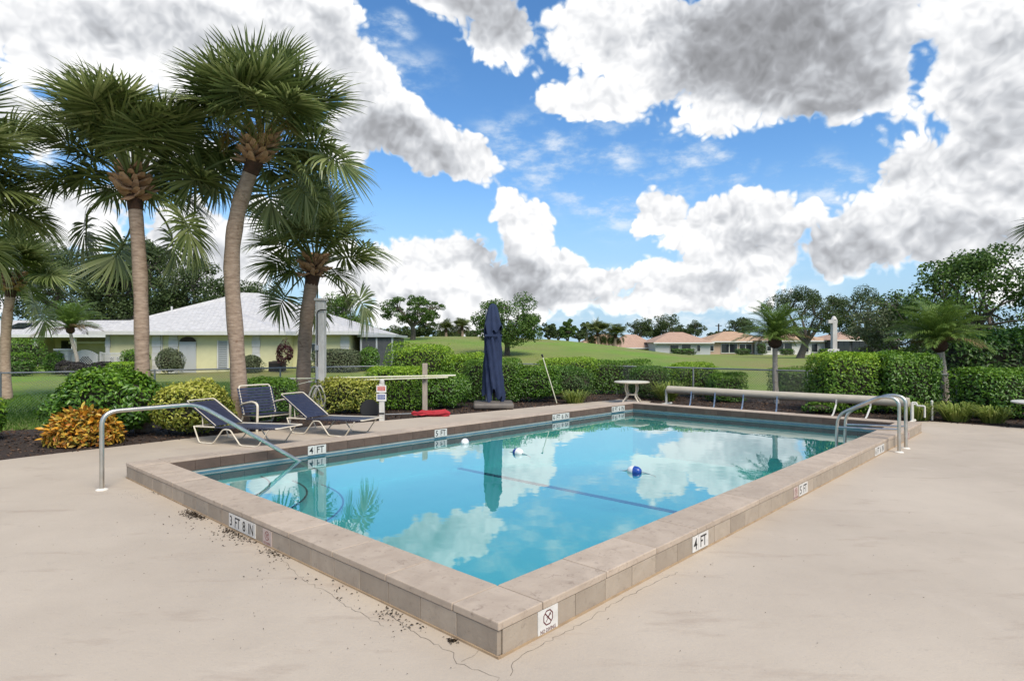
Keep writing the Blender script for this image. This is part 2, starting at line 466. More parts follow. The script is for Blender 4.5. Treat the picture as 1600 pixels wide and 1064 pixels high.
_tcache = {}
def text_obj(txt, h, mat, parent, loc, xdir, ydir=(0, 0, 1), name='lettering', sx=1.0):
    """flat lettering of cap height h whose centre is at loc (parent space)"""
    if txt not in _tcache:
        cu = bpy.data.curves.new('t', 'FONT'); cu.body = txt; cu.size = 1.0; cu.offset = 0.012; cu.resolution_u = 2
        to = bpy.data.objects.new('t', cu); COL.objects.link(to)
        dg = bpy.context.evaluated_depsgraph_get(); me = bpy.data.meshes.new_from_object(to.evaluated_get(dg))
        bpy.data.objects.remove(to); bpy.data.curves.remove(cu)
        vs = np.array([v.co[:] for v in me.vertices]); mn, mx = vs.min(0), vs.max(0)
        _tcache[txt] = (vs, [tuple(p.vertices) for p in me.polygons], mn, mx); bpy.data.meshes.remove(me)
    vs, fs, mn, mx = _tcache[txt]; k = h / (mx[1] - mn[1]); c = (mn + mx) / 2
    X, Yv = Vector(xdir), Vector(ydir)
    pts = [X * ((p[0] - c[0]) * k * sx) + Yv * ((p[1] - c[1]) * k) for p in vs]
    o = MB().add(pts, fs).build(name, mat, parent); o.location = loc; return o

# ------------------------------------------------------------------ materials
MAT = {}
def deck_material():
    m, nt, N, L = material('painted_concrete_deck')
    b = N('ShaderNodeBsdfPrincipled'); o = N('ShaderNodeOutputMaterial'); L(b.outputs[0], o.inputs[0])
    pos = N('ShaderNodeNewGeometry').outputs['Position']
    def nz(s, d=5, r=0.6, vec=pos):
        n = N('ShaderNodeTexNoise'); n.inputs['Scale'].default_value = s; n.inputs['Detail'].default_value = d; n.inputs['Roughness'].default_value = r
        L(vec, n.inputs['Vector']); return n.outputs[0]
    def mr(v, a, c, lo=0.0, hi=1.0):
        r = N('ShaderNodeMapRange'); L(v, r.inputs[0]); r.inputs[1].default_value = a; r.inputs[2].default_value = c; r.inputs[3].default_value = lo; r.inputs[4].default_value = hi; return r.outputs[0]
    def mix(f, a, c):
        x = N('ShaderNodeMix'); x.data_type = 'RGBA'; L(f, x.inputs['Factor'])
        if isinstance(a, tuple): x.inputs['A'].default_value = (*a, 1)
        else: L(a, x.inputs['A'])
        x.inputs['B'].default_value = (*c, 1); return x.outputs['Result']
    mp = N('ShaderNodeMapping'); mp.inputs['Scale'].default_value = (0.45, 1.6, 1); mp.inputs['Rotation'].default_value = (0, 0, 0.35); L(pos, mp.inputs[0])
    c = mix(mr(nz(0.55, 6), 0.32, 0.7), (0.495, 0.422, 0.336), (0.40, 0.336, 0.266))
    c = mix(mr(nz(2.4, 7, 0.7, mp.outputs[0]), 0.56, 0.74, 0, 0.8), c, (0.345, 0.272, 0.212))      # scuffed patches
    c = mix(mr(nz(7.0, 8, 0.75), 0.60, 0.75, 0, 0.55), c, (0.29, 0.255, 0.215))                     # grey wear specks
    c = mix(mr(nz(1.2, 4, 0.55), 0.62, 0.75, 0, 0.45), c, (0.53, 0.455, 0.37))                     # faded paint
    c = mix(mr(nz(46, 3, 0.6), 0.66, 0.74, 0, 0.6), c, (0.22, 0.19, 0.15))                        # dirt specks
    L(c, b.inputs['Base Color']); b.inputs['Roughness'].default_value = 0.72; b.inputs['Specular IOR Level'].default_value = 0.3
    bn = N('ShaderNodeBump'); bn.inputs['Strength'].default_value = 0.35; bn.inputs['Distance'].default_value = 0.006
    L(nz(60, 5), bn.inputs['Height'])
    b2 = N('ShaderNodeBump'); b2.inputs['Strength'].default_value = 0.25; b2.inputs['Distance'].default_value = 0.03
    L(nz(3.0, 4), b2.inputs['Height']); L(bn.outputs[0], b2.inputs['Normal']); L(b2.outputs[0], b.inputs['Normal'])
    return m
MAT['deck'] = deck_material()
def stone_material(name, a, b_, c_, veins=0.5):
    m, nt, N, L = material(name)
    b = N('ShaderNodeBsdfPrincipled'); o = N('ShaderNodeOutputMaterial'); L(b.outputs[0], o.inputs[0])
    pos = N('ShaderNodeNewGeometry').outputs['Position']; oi = N('ShaderNodeObjectInfo')
    off = N('ShaderNodeVectorMath'); off.operation = 'SCALE'; cb = N('ShaderNodeCombineXYZ')
    L(oi.outputs['Random'], cb.inputs[0]); L(oi.outputs['Random'], cb.inputs[1]); L(cb.outputs[0], off.inputs[0]); off.inputs['Scale'].default_value = 37.0
    ad = N('ShaderNodeVectorMath'); ad.operation = 'ADD'; L(pos, ad.inputs[0]); L(off.outputs[0], ad.inputs[1])
    mp = N('ShaderNodeMapping'); mp.inputs['Rotation'].default_value = (0, 0, -POOL_ANG); mp.inputs['Scale'].default_value = (1, 1, 1); L(ad.outputs[0], mp.inputs[0])
    def nz(s, d=6, r=0.6):
        n = N('ShaderNodeTexNoise'); n.inputs['Scale'].default_value = s; n.inputs['Detail'].default_value = d; n.inputs['Roughness'].default_value = r
        n.inputs['Distortion'].default_value = 0.6; L(mp.outputs[0], n.inputs['Vector']); return n.outputs[0]
    def mr(v, p, q, lo=0.0, hi=1.0):
        r = N('ShaderNodeMapRange'); L(v, r.inputs[0]); r.inputs[1].default_value = p; r.inputs[2].default_value = q; r.inputs[3].default_value = lo; r.inputs[4].default_value = hi; return r.outputs[0]
    x = N('ShaderNodeMix'); x.data_type = 'RGBA'; L(mr(nz(5.0), 0.35, 0.65), x.inputs['Factor']); x.inputs['A'].default_value = (*a, 1); x.inputs['B'].default_value = (*b_, 1)
    y = N('ShaderNodeMix'); y.data_type = 'RGBA'; L(mr(nz(18.0, 8, 0.7), 0.56, 0.70, 0, veins), y.inputs['Factor']); L(x.outputs['Result'], y.inputs['A']); y.inputs['B'].default_value = (*c_, 1)
    h = N('ShaderNodeHueSaturation'); L(y.outputs['Result'], h.inputs['Color']); L(mr(oi.outputs['Random'], 0, 1, 0.90, 1.10), h.inputs['Value'])
    L(h.outputs[0], b.inputs['Base Color']); b.inputs['Roughness'].default_value = 0.75; b.inputs['Specular IOR Level'].default_value = 0.3
    bn = N('ShaderNodeBump'); bn.inputs['Strength'].default_value = 0.4; bn.inputs['Distance'].default_value = 0.006; L(nz(30.0, 6), bn.inputs['Height']); L(bn.outputs[0], b.inputs['Normal'])
    return m
MAT['coping'] = stone_material('cast_stone_coping', (0.455, 0.370, 0.288), (0.385, 0.308, 0.238), (0.215, 0.160, 0.122), 0.75)
MAT['riser'] = stone_material('cast_stone_riser', (0.365, 0.303, 0.236), (0.315, 0.257, 0.198), (0.18, 0.143, 0.11), 0.55)
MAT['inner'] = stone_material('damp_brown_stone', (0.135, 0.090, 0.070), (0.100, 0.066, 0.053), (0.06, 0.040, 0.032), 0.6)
MAT['grout'] = M('sandy_grout', (0.42, 0.30, 0.18), 0.9, col2=(0.30, 0.21, 0.13), scale=9, coord='Position')
MAT['lip'] = M('pale_grout_lip', (0.50, 0.47, 0.42), 0.7, col2=(0.40, 0.38, 0.34), scale=12, coord='Position')
MAT['waterline'] = M('navy_waterline_tile', (0.085, 0.17, 0.23), 0.25, col2=(0.12, 0.23, 0.28), scale=8)
MAT['plaster'] = M('pale_blue_pool_plaster', (0.66, 0.84, 0.84), 0.8, col2=(0.58, 0.79, 0.80), scale=1.2, coord='Position')
MAT['navy_tile'] = M('navy_step_tile', (0.012, 0.022, 0.06), 0.3)
def water_material():
    m, nt, N, L = material('pool_water')
    o = N('ShaderNodeOutputMaterial'); pos = N('ShaderNodeNewGeometry').outputs['Position']
    n1 = N('ShaderNodeTexNoise'); n1.inputs['Scale'].default_value = 2.6; n1.inputs['Detail'].default_value = 2; L(pos, n1.inputs['Vector'])
    n2 = N('ShaderNodeTexNoise'); n2.inputs['Scale'].default_value = 14.0; n2.inputs['Detail'].default_value = 2; L(pos, n2.inputs['Vector'])
    ad = N('ShaderNodeMath'); ad.operation = 'MULTIPLY_ADD'; L(n2.outputs[0], ad.inputs[0]); ad.inputs[1].default_value = 0.06; L(n1.outputs[0], ad.inputs[2])
    bn = N('ShaderNodeBump'); bn.inputs['Strength'].default_value = 1.0; bn.inputs['Distance'].default_value = 0.0012; L(ad.outputs[0], bn.inputs['Height'])
    # Schlick reflectance, the same from above and below
    gm = N('ShaderNodeNewGeometry'); dt = N('ShaderNodeVectorMath'); dt.operation = 'DOT_PRODUCT'; L(bn.outputs[0], dt.inputs[0]); L(gm.outputs['Incoming'], dt.inputs[1])
    def mt(op, a_, b_, c_=None):
        n = N('ShaderNodeMath'); n.operation = op
        for i, v_ in enumerate((a_, b_, c_)):
            if v_ is None: continue
            if isinstance(v_, float): n.inputs[i].default_value = v_
            else: L(v_, n.inputs[i])
        return n
    ab = mt('ABSOLUTE', dt.outputs['Value'], None); om = mt('SUBTRACT', 1.0, ab.outputs[0]); om.use_clamp = True
    pw = mt('POWER', om.outputs[0], 3.3); fr = mt('MULTIPLY_ADD', pw.outputs[0], 0.94, 0.06)
    gl = N('ShaderNodeBsdfGlossy'); gl.inputs['Roughness'].default_value = 0.0; gl.inputs['Color'].default_value = (0.98, 0.99, 1, 1); L(bn.outputs[0], gl.inputs['Normal'])
    tr = N('ShaderNodeBsdfTransparent'); tr.inputs['Color'].default_value = (0.28, 0.65, 0.645, 1)
    mx = N('ShaderNodeMixShader'); L(fr.outputs[0], mx.inputs[0]); L(tr.outputs[0], mx.inputs[1]); L(gl.outputs[0], mx.inputs[2]); L(mx.outputs[0], o.inputs[0])
    return m
MAT['water'] = water_material()
MAT['white_tile'] = M('white_marker_tile', (0.66, 0.64, 0.60), 0.4, col2=(0.55, 0.53, 0.49), scale=14)
MAT['faded_tile'] = M('faded_pink_tile', (0.50, 0.40, 0.36), 0.6, col2=(0.42, 0.34, 0.29), scale=20)
MAT['black_ink'] = M('black_lettering', (0.012, 0.012, 0.013), 0.5)
MAT['maroon_ink'] = M('maroon_sign_print', (0.10, 0.008, 0.012), 0.5)
MAT['faded_ink'] = M('faded_red_print', (0.25, 0.07, 0.06), 0.6)
MAT['steel'] = M('stainless_steel', (0.66, 0.63, 0.57), 0.36, col2=(0.52, 0.49, 0.43), scale=6, metal=1.0, rvar=0.06)
MAT['flange'] = M('white_plastic_flange', (0.72, 0.68, 0.60), 0.5)
MAT['frame_cream'] = M('cream_powder_coat', (0.66, 0.60, 0.49), 0.4, col2=(0.58, 0.52, 0.41), scale=9)
MAT['strap_navy'] = M('navy_vinyl_strap', (0.020, 0.024, 0.050), 0.42, col2=(0.035, 0.04, 0.07), scale=14)
MAT['table_top'] = M('cream_table_plastic', (0.62, 0.58, 0.46), 0.4, col2=(0.54, 0.50, 0.39), scale=5)
MAT['reel_tube'] = M('beige_reel_tube', (0.52, 0.46, 0.36), 0.45, col2=(0.44, 0.39, 0.30), scale=5, stretch=(1, 4, 4))
MAT['pale_plastic'] = M('weathered_white_plastic', (0.66, 0.64, 0.58), 0.5, col2=(0.55, 0.53, 0.47), scale=6)
MAT['strap_blue'] = M('faded_blue_strap', (0.16, 0.24, 0.38), 0.7, col2=(0.30, 0.38, 0.48), scale=16)
MAT['canvas_navy'] = M('navy_canvas', (0.010, 0.021, 0.060), 0.85, col2=(0.015, 0.029, 0.078), scale=5, bump=(220, 0.12, 0.002))
MAT['base_grey'] = M('grey_brown_plastic', (0.115, 0.10, 0.088), 0.6, col2=(0.15, 0.13, 0.11), scale=7)
MAT['post_white'] = M('weathered_white_post', (0.60, 0.59, 0.55), 0.6, col2=(0.47, 0.45, 0.41), scale=7, stretch=(3, 3, 0.6))
MAT['wood'] = M('weathered_wood_post', (0.42, 0.36, 0.30), 0.85, col2=(0.30, 0.25, 0.20), scale=12, stretch=(6, 6, 0.5), bump=(30, 0.3, 0.004))
MAT['black_metal'] = M('black_metal', (0.015, 0.015, 0.016), 0.45)
MAT['pole_yellow'] = M('faded_yellow_pole', (0.66, 0.64, 0.40), 0.4, col2=(0.72, 0.71, 0.62), scale=1.5)
MAT['hose'] = M('dirty_white_hose', (0.50, 0.49, 0.44), 0.5, col2=(0.38, 0.36, 0.31), scale=12)
MAT['sign_red'] = M('red_sign_print', (0.50, 0.05, 0.03), 0.5)
MAT['sign_blue'] = M('blue_sign_print', (0.035, 0.07, 0.25), 0.5)
MAT['sign_white'] = M('white_sign_board', (0.74, 0.73, 0.70), 0.45, col2=(0.66, 0.65, 0.61), scale=8)
MAT['red_cloth'] = M('red_cloth', (0.42, 0.022, 0.032), 0.8, col2=(0.30, 0.015, 0.025), scale=9)
MAT['float_white'] = M('white_float', (0.78, 0.77, 0.74), 0.35)
MAT['float_blue'] = M('blue_float', (0.015, 0.06, 0.30), 0.3)
MAT['rope'] = M('grey_rope', (0.25, 0.30, 0.33), 0.8)
MAT['mulch'] = M('bark_mulch', (0.060, 0.036, 0.024), 0.95, col2=(0.022, 0.014, 0.010), scale=16, detail=8, col3=(0.105, 0.068, 0.046), scale3=30, amt3=(0.56, 0.68), coord='Position', bump=(45, 1.0, 0.05))
MAT['chip'] = leafmat('bark_chips', [(0.03, 0.018, 0.012), (0.09, 0.052, 0.032), (0.15, 0.095, 0.065)], 0.9, 0.0, 0.2)
MAT['litter'] = leafmat('dry_litter', [(0.012, 0.010, 0.007), (0.03, 0.022, 0.014), (0.07, 0.045, 0.025)], 0.9, 0.0, 0.2)
MAT['crack'] = M('dark_crack', (0.10, 0.085, 0.07), 0.95)
MAT['lawn'] = M('mown_lawn', (0.12, 0.225, 0.028), 0.9, col2=(0.175, 0.28, 0.042), scale=0.35, detail=8, col3=(0.215, 0.205, 0.075), scale3=0.075, amt3=(0.38, 0.62), coord='Position', bump=(30, 0.9, 0.03), spec=0.2)
MAT['blade'] = leafmat('grass_blades', [(0.045, 0.105, 0.014), (0.085, 0.175, 0.022), (0.14, 0.225, 0.04)], 0.6, 0.3, 0.25)
MAT['core_shade'] = M('foliage_shade_core', (0.020, 0.022, 0.010), 0.95, col2=(0.032, 0.028, 0.014), scale=9)  # shade between the leaves, painted as one dark core colour
MAT['bark'] = M('grey_bark', (0.135, 0.115, 0.095), 0.95, col2=(0.075, 0.062, 0.05), scale=6, bump=(14, 0.8, 0.05), stretch=(2, 2, 0.6))
MAT['bark_dark'] = M('dark_bark', (0.06, 0.05, 0.042), 0.95, col2=(0.035, 0.03, 0.025), scale=5)
def palm_bark():
    m, nt, N, L = material('palm_trunk_bark')
    b = N('ShaderNodeBsdfPrincipled'); o = N('ShaderNodeOutputMaterial'); L(b.outputs[0], o.inputs[0]); tc = N('ShaderNodeTexCoord').outputs['Object']
    mp = N('ShaderNodeMapping'); mp.inputs['Scale'].default_value = (1, 1, 3.5); L(tc, mp.inputs[0])
    def nz(s, d, v): n = N('ShaderNodeTexNoise'); n.inputs['Scale'].default_value = s; n.inputs['Detail'].default_value = d; n.inputs['Roughness'].default_value = .65; L(v, n.inputs['Vector']); return n.outputs[0]
    r1 = N('ShaderNodeValToRGB'); L(nz(7, 7, mp.outputs[0]), r1.inputs[0]); e = r1.color_ramp.elements
    e[0].position = 0.30; e[0].color = (0.205, 0.145, 0.104, 1); e[1].position = 0.68; e[1].color = (0.41, 0.312, 0.237, 1)
    x = N('ShaderNodeMix'); x.data_type = 'RGBA'; rr = N('ShaderNodeMapRange'); L(nz(3.2, 5, tc), rr.inputs[0]); rr.inputs[1].default_value = .60; rr.inputs[2].default_value = .70; L(rr.outputs[0], x.inputs['Factor'])
    L(r1.outputs[0], x.inputs['A']); x.inputs['B'].default_value = (0.15, 0.085, 0.052, 1); L(x.outputs['Result'], b.inputs['Base Color'])
    b.inputs['Roughness'].default_value = 0.95; b.inputs['Specular IOR Level'].default_value = 0.2
    w = N('ShaderNodeTexWave'); w.bands_direction = 'Z'; w.inputs['Scale'].default_value = 5.0; w.inputs['Distortion'].default_value = 9.0; w.inputs['Detail'].default_value = 3; L(tc, w.inputs['Vector'])
    ad = N('ShaderNodeMath'); wm_ = N('ShaderNodeMath'); wm_.operation = 'MULTIPLY'; L(w.outputs['Fac'], wm_.inputs[0]); wm_.inputs[1].default_value = 0.4; L(wm_.outputs[0], ad.inputs[0]); L(nz(34, 6, tc), ad.inputs[1])
    bn = N('ShaderNodeBump'); bn.inputs['Strength'].default_value = 0.35; bn.inputs['Distance'].default_value = 0.012; L(ad.outputs[0], bn.inputs['Height']); L(bn.outputs[0], b.inputs['Normal'])
    return m
MAT['palm_bark'] = palm_bark()
MAT['slim_palm_bark'] = M('slim_palm_bark', (0.42, 0.38, 0.32), 0.95, col2=(0.28, 0.245, 0.20), scale=9, stretch=(1, 1, 3), bump=(20, 0.8, 0.02))
MAT['boot'] = M('palm_leaf_base', (0.47, 0.285, 0.165), 0.9, col2=(0.21, 0.115, 0.062), scale=9, bump=(20, 0.5, 0.01))
MAT['fibre'] = M('brown_palm_fibre', (0.075, 0.035, 0.018), 0.95, col2=(0.04, 0.02, 0.011), scale=12, bump=(30, 0.8, 0.02))
MAT['frond'] = leafmat('sabal_frond', [(0.075, 0.108, 0.028), (0.13, 0.172, 0.050), (0.21, 0.255, 0.085), (0.36, 0.40, 0.17)], 0.35, 0.40, 0.5)
MAT['frond_dry'] = leafmat('dry_frond', [(0.16, 0.11, 0.05), (0.24, 0.16, 0.08), (0.12, 0.10, 0.05)], 0.8, 0.2, 0.2)
MAT['fruit'] = leafmat('palm_fruit_stalks', [(0.12, 0.11, 0.025), (0.20, 0.15, 0.04), (0.16, 0.08, 0.03)], 0.7, 0.1, 0.2)
MAT['date_frond'] = leafmat('date_palm_frond', [(0.11, 0.19, 0.034), (0.17, 0.27, 0.05), (0.26, 0.36, 0.09)], 0.42, 0.32, 0.4)
MAT['hedge'] = leafmat('glossy_hedge_leaf', [(0.045, 0.115, 0.014), (0.080, 0.185, 0.020), (0.135, 0.265, 0.028)], 0.36, 0.22, 0.5)
MAT['hedge_bright'] = leafmat('bright_hedge_leaf', [(0.065, 0.150, 0.014), (0.120, 0.245, 0.020), (0.200, 0.345, 0.028)], 0.42, 0.28, 0.45)
MAT['hedge_dark'] = leafmat('dark_hedge_leaf', [(0.035, 0.080, 0.018), (0.060, 0.120, 0.026), (0.095, 0.165, 0.036)], 0.45, 0.2, 0.4)
MAT['young'] = leafmat('fresh_green_leaf', [(0.15, 0.30, 0.016), (0.27, 0.44, 0.026), (0.38, 0.53, 0.05)], 0.42, 0.32, 0.45)
MAT['young_yellow'] = leafmat('fresh_yellow_leaf', [(0.30, 0.34, 0.04), (0.44, 0.45, 0.07), (0.55, 0.53, 0.13)], 0.42, 0.28, 0.4)
MAT['variegated'] = leafmat('yellow_variegated_leaf', [(0.075, 0.125, 0.018), (0.20, 0.24, 0.03), (0.36, 0.38, 0.06), (0.46, 0.46, 0.11)], 0.42, 0.25, 0.4)
MAT['grey_leaf'] = leafmat('greyish_leaf', [(0.075, 0.10, 0.045), (0.13, 0.16, 0.08), (0.20, 0.23, 0.13)], 0.6, 0.2, 0.3)
MAT['purple_leaf'] = leafmat('dull_purple_leaf', [(0.035, 0.03, 0.035), (0.06, 0.055, 0.055), (0.09, 0.085, 0.075)], 0.6, 0.2, 0.3)
MAT['red_leaf'] = leafmat('dark_red_leaf', [(0.05, 0.012, 0.016), (0.09, 0.022, 0.025)], 0.45, 0.2, 0.4)
MAT['oak_leaf'] = leafmat('oak_leaf', [(0.038, 0.066, 0.020), (0.064, 0.100, 0.030), (0.10, 0.14, 0.044)], 0.5, 0.2, 0.35)
MAT['tree_leaf'] = leafmat('tree_leaf', [(0.045, 0.095, 0.018), (0.080, 0.150, 0.026), (0.130, 0.215, 0.040)], 0.5, 0.25, 0.35)
MAT['tree_bright'] = leafmat('bright_tree_leaf', [(0.055, 0.115, 0.018), (0.10, 0.185, 0.028), (0.16, 0.26, 0.04)], 0.45, 0.28, 0.4)
MAT['strap_grass'] = leafmat('strappy_grass', [(0.13, 0.19, 0.03), (0.22, 0.29, 0.055), (0.34, 0.38, 0.11)], 0.5, 0.3, 0.35)
MAT['croton1'] = M('orange_croton_leaf', (0.58, 0.20, 0.018), 0.4, col2=(0.60, 0.34, 0.04), scale=10)
MAT['croton2'] = M('yellow_croton_leaf', (0.60, 0.38, 0.05), 0.4, col2=(0.32, 0.27, 0.04), scale=12)
MAT['croton3'] = M('green_croton_leaf', (0.10, 0.115, 0.02), 0.4, col2=(0.35, 0.12, 0.016), scale=10)
MAT['croton_small'] = leafmat('mixed_croton_leaf', [(0.10, 0.13, 0.02), (0.48, 0.15, 0.015), (0.64, 0.40, 0.06), (0.28, 0.26, 0.04), (0.64, 0.27, 0.02)], 0.42, 0.2, 0.4)
MAT['house_wall'] = M('pale_lime_stucco', (0.63, 0.61, 0.37), 0.9, col2=(0.58, 0.56, 0.335), scale=2.0, bump=(40, 0.2, 0.01))
MAT['house_trim'] = M('white_trim', (0.60, 0.60, 0.58), 0.7, col2=(0.53, 0.53, 0.515), scale=3)
MAT['house_grey'] = M('pale_grey_door', (0.42, 0.44, 0.44), 0.7)
MAT['shutter'] = M('grey_shutter', (0.34, 0.36, 0.37), 0.7)
def shingle(name, a, b_, s):
    m, nt, N, L = material(name); b = N('ShaderNodeBsdfPrincipled'); o = N('ShaderNodeOutputMaterial'); L(b.outputs[0], o.inputs[0])
    tc = N('ShaderNodeTexCoord').outputs['Object']; sp = N('ShaderNodeSeparateXYZ'); L(tc, sp.inputs[0]); cb = N('ShaderNodeCombineXYZ')
    ad = N('ShaderNodeMath'); L(sp.outputs[0], ad.inputs[0]); L(sp.outputs[1], ad.inputs[1]); mu = N('ShaderNodeMath'); mu.operation = 'MULTIPLY'; L(sp.outputs[2], mu.inputs[0]); mu.inputs[1].default_value = 2.2
    L(ad.outputs[0], cb.inputs[0]); L(mu.outputs[0], cb.inputs[1])
    br = N('ShaderNodeTexBrick'); L(cb.outputs[0], br.inputs['Vector']); br.inputs['Scale'].default_value = s; br.inputs['Color1'].default_value = (*a, 1); br.inputs['Color2'].default_value = (*b_, 1)
    br.inputs['Mortar'].default_value = (a[0] * .76, a[1] * .76, a[2] * .78, 1); br.inputs['Mortar Size'].default_value = 0.025; br.inputs['Brick Width'].default_value = 0.6; br.inputs['Row Height'].default_value = 0.36
    L(br.outputs[0], b.inputs['Base Color']); b.inputs['Roughness'].default_value = 0.9
    bn = N('ShaderNodeBump'); bn.inputs['Strength'].default_value = 0.6; bn.inputs['Distance'].default_value = 0.04; L(br.outputs['Fac'], bn.inputs['Height']); bn.invert = True; L(bn.outputs[0], b.inputs['Normal'])
    return m
MAT['roof_white'] = shingle('white_roof_shingles', (0.55, 0.538, 0.525), (0.45, 0.44, 0.43), 2.1)
MAT['roof_peach'] = shingle('peach_roof_tiles', (0.47, 0.31, 0.225), (0.40, 0.26, 0.185), 1.2)
MAT['roof_tan'] = shingle('tan_roof_tiles', (0.50, 0.33, 0.21), (0.42, 0.27, 0.17), 1.2)
MAT['far_wall_grey'] = M('far_grey_wall', (0.44, 0.45, 0.46), 0.9)
MAT['far_wall_pink'] = M('far_peach_wall', (0.46, 0.33, 0.25), 0.9)
MAT['far_wall_white'] = M('far_white_wall', (0.62, 0.61, 0.58), 0.9)
MAT['glass'] = M('dark_window_glass', (0.02, 0.024, 0.03), 0.08, spec=0.8)
MAT['screen'] = M('dark_insect_screen', (0.045, 0.05, 0.055), 0.6, col2=(0.065, 0.07, 0.075), scale=3)
MAT['alu'] = M('grey_aluminium', (0.36, 0.38, 0.40), 0.5)
MAT['galv'] = M('galvanised_wire', (0.30, 0.31, 0.31), 0.5, metal=0.4)
MAT['creamwall'] = M('cream_garden_wall', (0.55, 0.55, 0.53), 0.85, col2=(0.46, 0.46, 0.44), scale=3)
MAT['lattice_dark'] = M('shadowed_lattice_gap', (0.03, 0.03, 0.03), 0.8)
MAT['brick_foot'] = M('peach_column_foot', (0.50, 0.32, 0.20), 0.9)

# ------------------------------------------------------------------ ground
def ground_z(X, Y):
    """lawn level, with the golf mound behind the hedges"""
    s = 1 / (1 + math.exp((X - 13.0) / 5.0)); ramp = min(1, max(0, (Y - 27) / 45.0)); ramp = ramp * ramp * (3 - 2 * ramp)
    fall = 1 - min(1, max(0, (Y - 84) / 22.0)); left = 1 / (1 + math.exp(-(X + 17.0) / 1.8))
    far = 0.06 * mnoise.noise(Vector((X * 0.06, Y * 0.06, 3.0))) * min(1, max(0, (Y - 24) / 10))
    return -0.03 + 2.75 * s * ramp * fall * left + far
def lin(a, b, n): return [a + (b - a) * i / n for i in range(n)]
Ls = lin(-300, -30, 8) + lin(-30, 0.12, 12) + [0.12] + lin(11.08, 20, 6) + lin(20, 140, 60) + lin(140, 900, 12) + [900]
Ss = lin(-700, -60, 10) + lin(-60, 0.12, 24) + [0.12] + lin(6.18, 14, 6) + lin(14, 90, 40) + lin(90, 800, 12) + [800]
mb = MB(); nS = len(Ss)
for l in Ls:
    for s in Ss:
        p = W(l, s); mb.v.append((p.x, p.y, ground_z(p.x, p.y)))
for i in range(len(Ls) - 1):
    for j in range(nS - 1):
        if abs(Ls[i] - 0.12) < 1e-6 and abs(Ss[j] - 0.12) < 1e-6: continue
        mb.f.append((i * nS + j, (i + 1) * nS + j, (i + 1) * nS + j + 1, i * nS + j + 1))
tag(mb.build('lawn', MAT['lawn'], smooth=True), kind='structure')

def sheet(name, outer, holes, z, mat, thick=0.0):
    bm = bmesh.new(); es = []
    for loop in [outer] + holes:
        vs = [bm.verts.new((p[0], p[1], z)) for p in loop]
        es += [bm.edges.new((vs[i], vs[(i + 1) % len(vs)])) for i in range(len(vs))]
    bmesh.ops.triangle_fill(bm, edges=es, use_beauty=True)
    bmesh.ops.recalc_face_normals(bm, faces=bm.faces[:])
    if bm.faces and sum(f.normal.z for f in bm.faces) < 0:
        bmesh.ops.reverse_faces(bm, faces=bm.faces[:])
    if thick:
        be = [e for e in bm.edges if len(e.link_faces) == 1]
        r_ = bmesh.ops.extrude_edge_only(bm, edges=be)
        for v in r_['geom']:
            if isinstance(v, bmesh.types.BMVert): v.co.z -= thick
    me = bpy.data.meshes.new(name); bm.to_mesh(me); bm.free()
    return obj(name, me, mat)
EDGE = [(-260, 764), (-150, 743), (0, 719), (90, 708), (180, 698), (307, 683), (450, 669.5), (600, 657), (740, 645), (870, 632.5), (960, 625)]
EDGE_R = [(1452, 658), (1520, 663), (1600, 669), (1750, 681), (2000, 700)]
edge_l = [G(*p) for p in EDGE] + [W(13.35, 8.0), W(13.35, 6.9), W(11.0, 6.5)]
edge_r = [W(11.0, 0.40), W(13.0, 0.40)] + [G(*p) for p in EDGE_R]
hole = [W(0.1, 0.1), W(PL - 0.1, 0.1), W(PL - 0.1, PS - 0.1), W(0.1, PS - 0.1)]
outer = [Vector((-16, -8, 0)), Vector((16, -8, 0)), Vector((16, 6, 0))] + edge_r[::-1] + [W(11.0, 0.2)]
# the deck ends under the far coping, so its rim follows that side of the pool
outer = [Vector((-16, -8, 0)), Vector((18, -8, 0)), Vector((18, 7, 0))] + [p for p in edge_r[::-1]] + [W(11.0, 0.12), W(0.1, 0.12), W(0.1, 6.2), W(11.0, 6.2), W(11.0, 6.5)] + edge_l[::-1][1:] + [Vector((-16, 4, 0))]
deck = tag(sheet('pool_deck', outer, [], 0.0, MAT['deck'], 0.12), kind='structure')
# hairline cracks in the deck
rngc = random.Random(5)
def crack(pts, wid=0.0032):
    pts = [G(*p) for p in pts]; q = []
    for a, b in zip(pts, pts[1:]):
        n = max(2, int((b - a).length / 0.035))
        for k in range(n): q.append(a.lerp(b, k / n) + Vector((rngc.gauss(0, 0.007), rngc.gauss(0, 0.007), 0)))
    q.append(pts[-1]); mb = MB(); vs = []
    for i, p in enumerate(q):
        t = (q[min(i + 1, len(q) - 1)] - q[max(0, i - 1)]).normalized(); n_ = Vector((-t.y, t.x, 0)); w_ = wid * rngc.uniform(0.25, 1.0)
        vs += [p + n_ * w_ / 2 + Vector((0, 0, 0.0015)), p - n_ * w_ / 2 + Vector((0, 0, 0.0015))]
    mb.add(vs, [(2 * i, 2 * i + 1, 2 * i + 3, 2 * i + 2) for i in range(len(q) - 1)])
    return mb.build('crack', MAT['crack'], deck)
crack([(440, 872), (474, 908), (506, 921), (532, 940), (555, 955), (600, 978)])
crack([(600, 952), (631, 977), (678, 1005), (709, 1021), (716, 1035), (750, 1048), (775, 1058), (782, 1075)], 0.004)
crack([(797, 1056), (803, 1034), (825, 1018), (912, 973), (981, 931), (1060, 893)], 0.0035)
crack([(270, 768), (284, 786), (300, 795)])
crack([(720, 1034), (760, 1012)], 0.003)

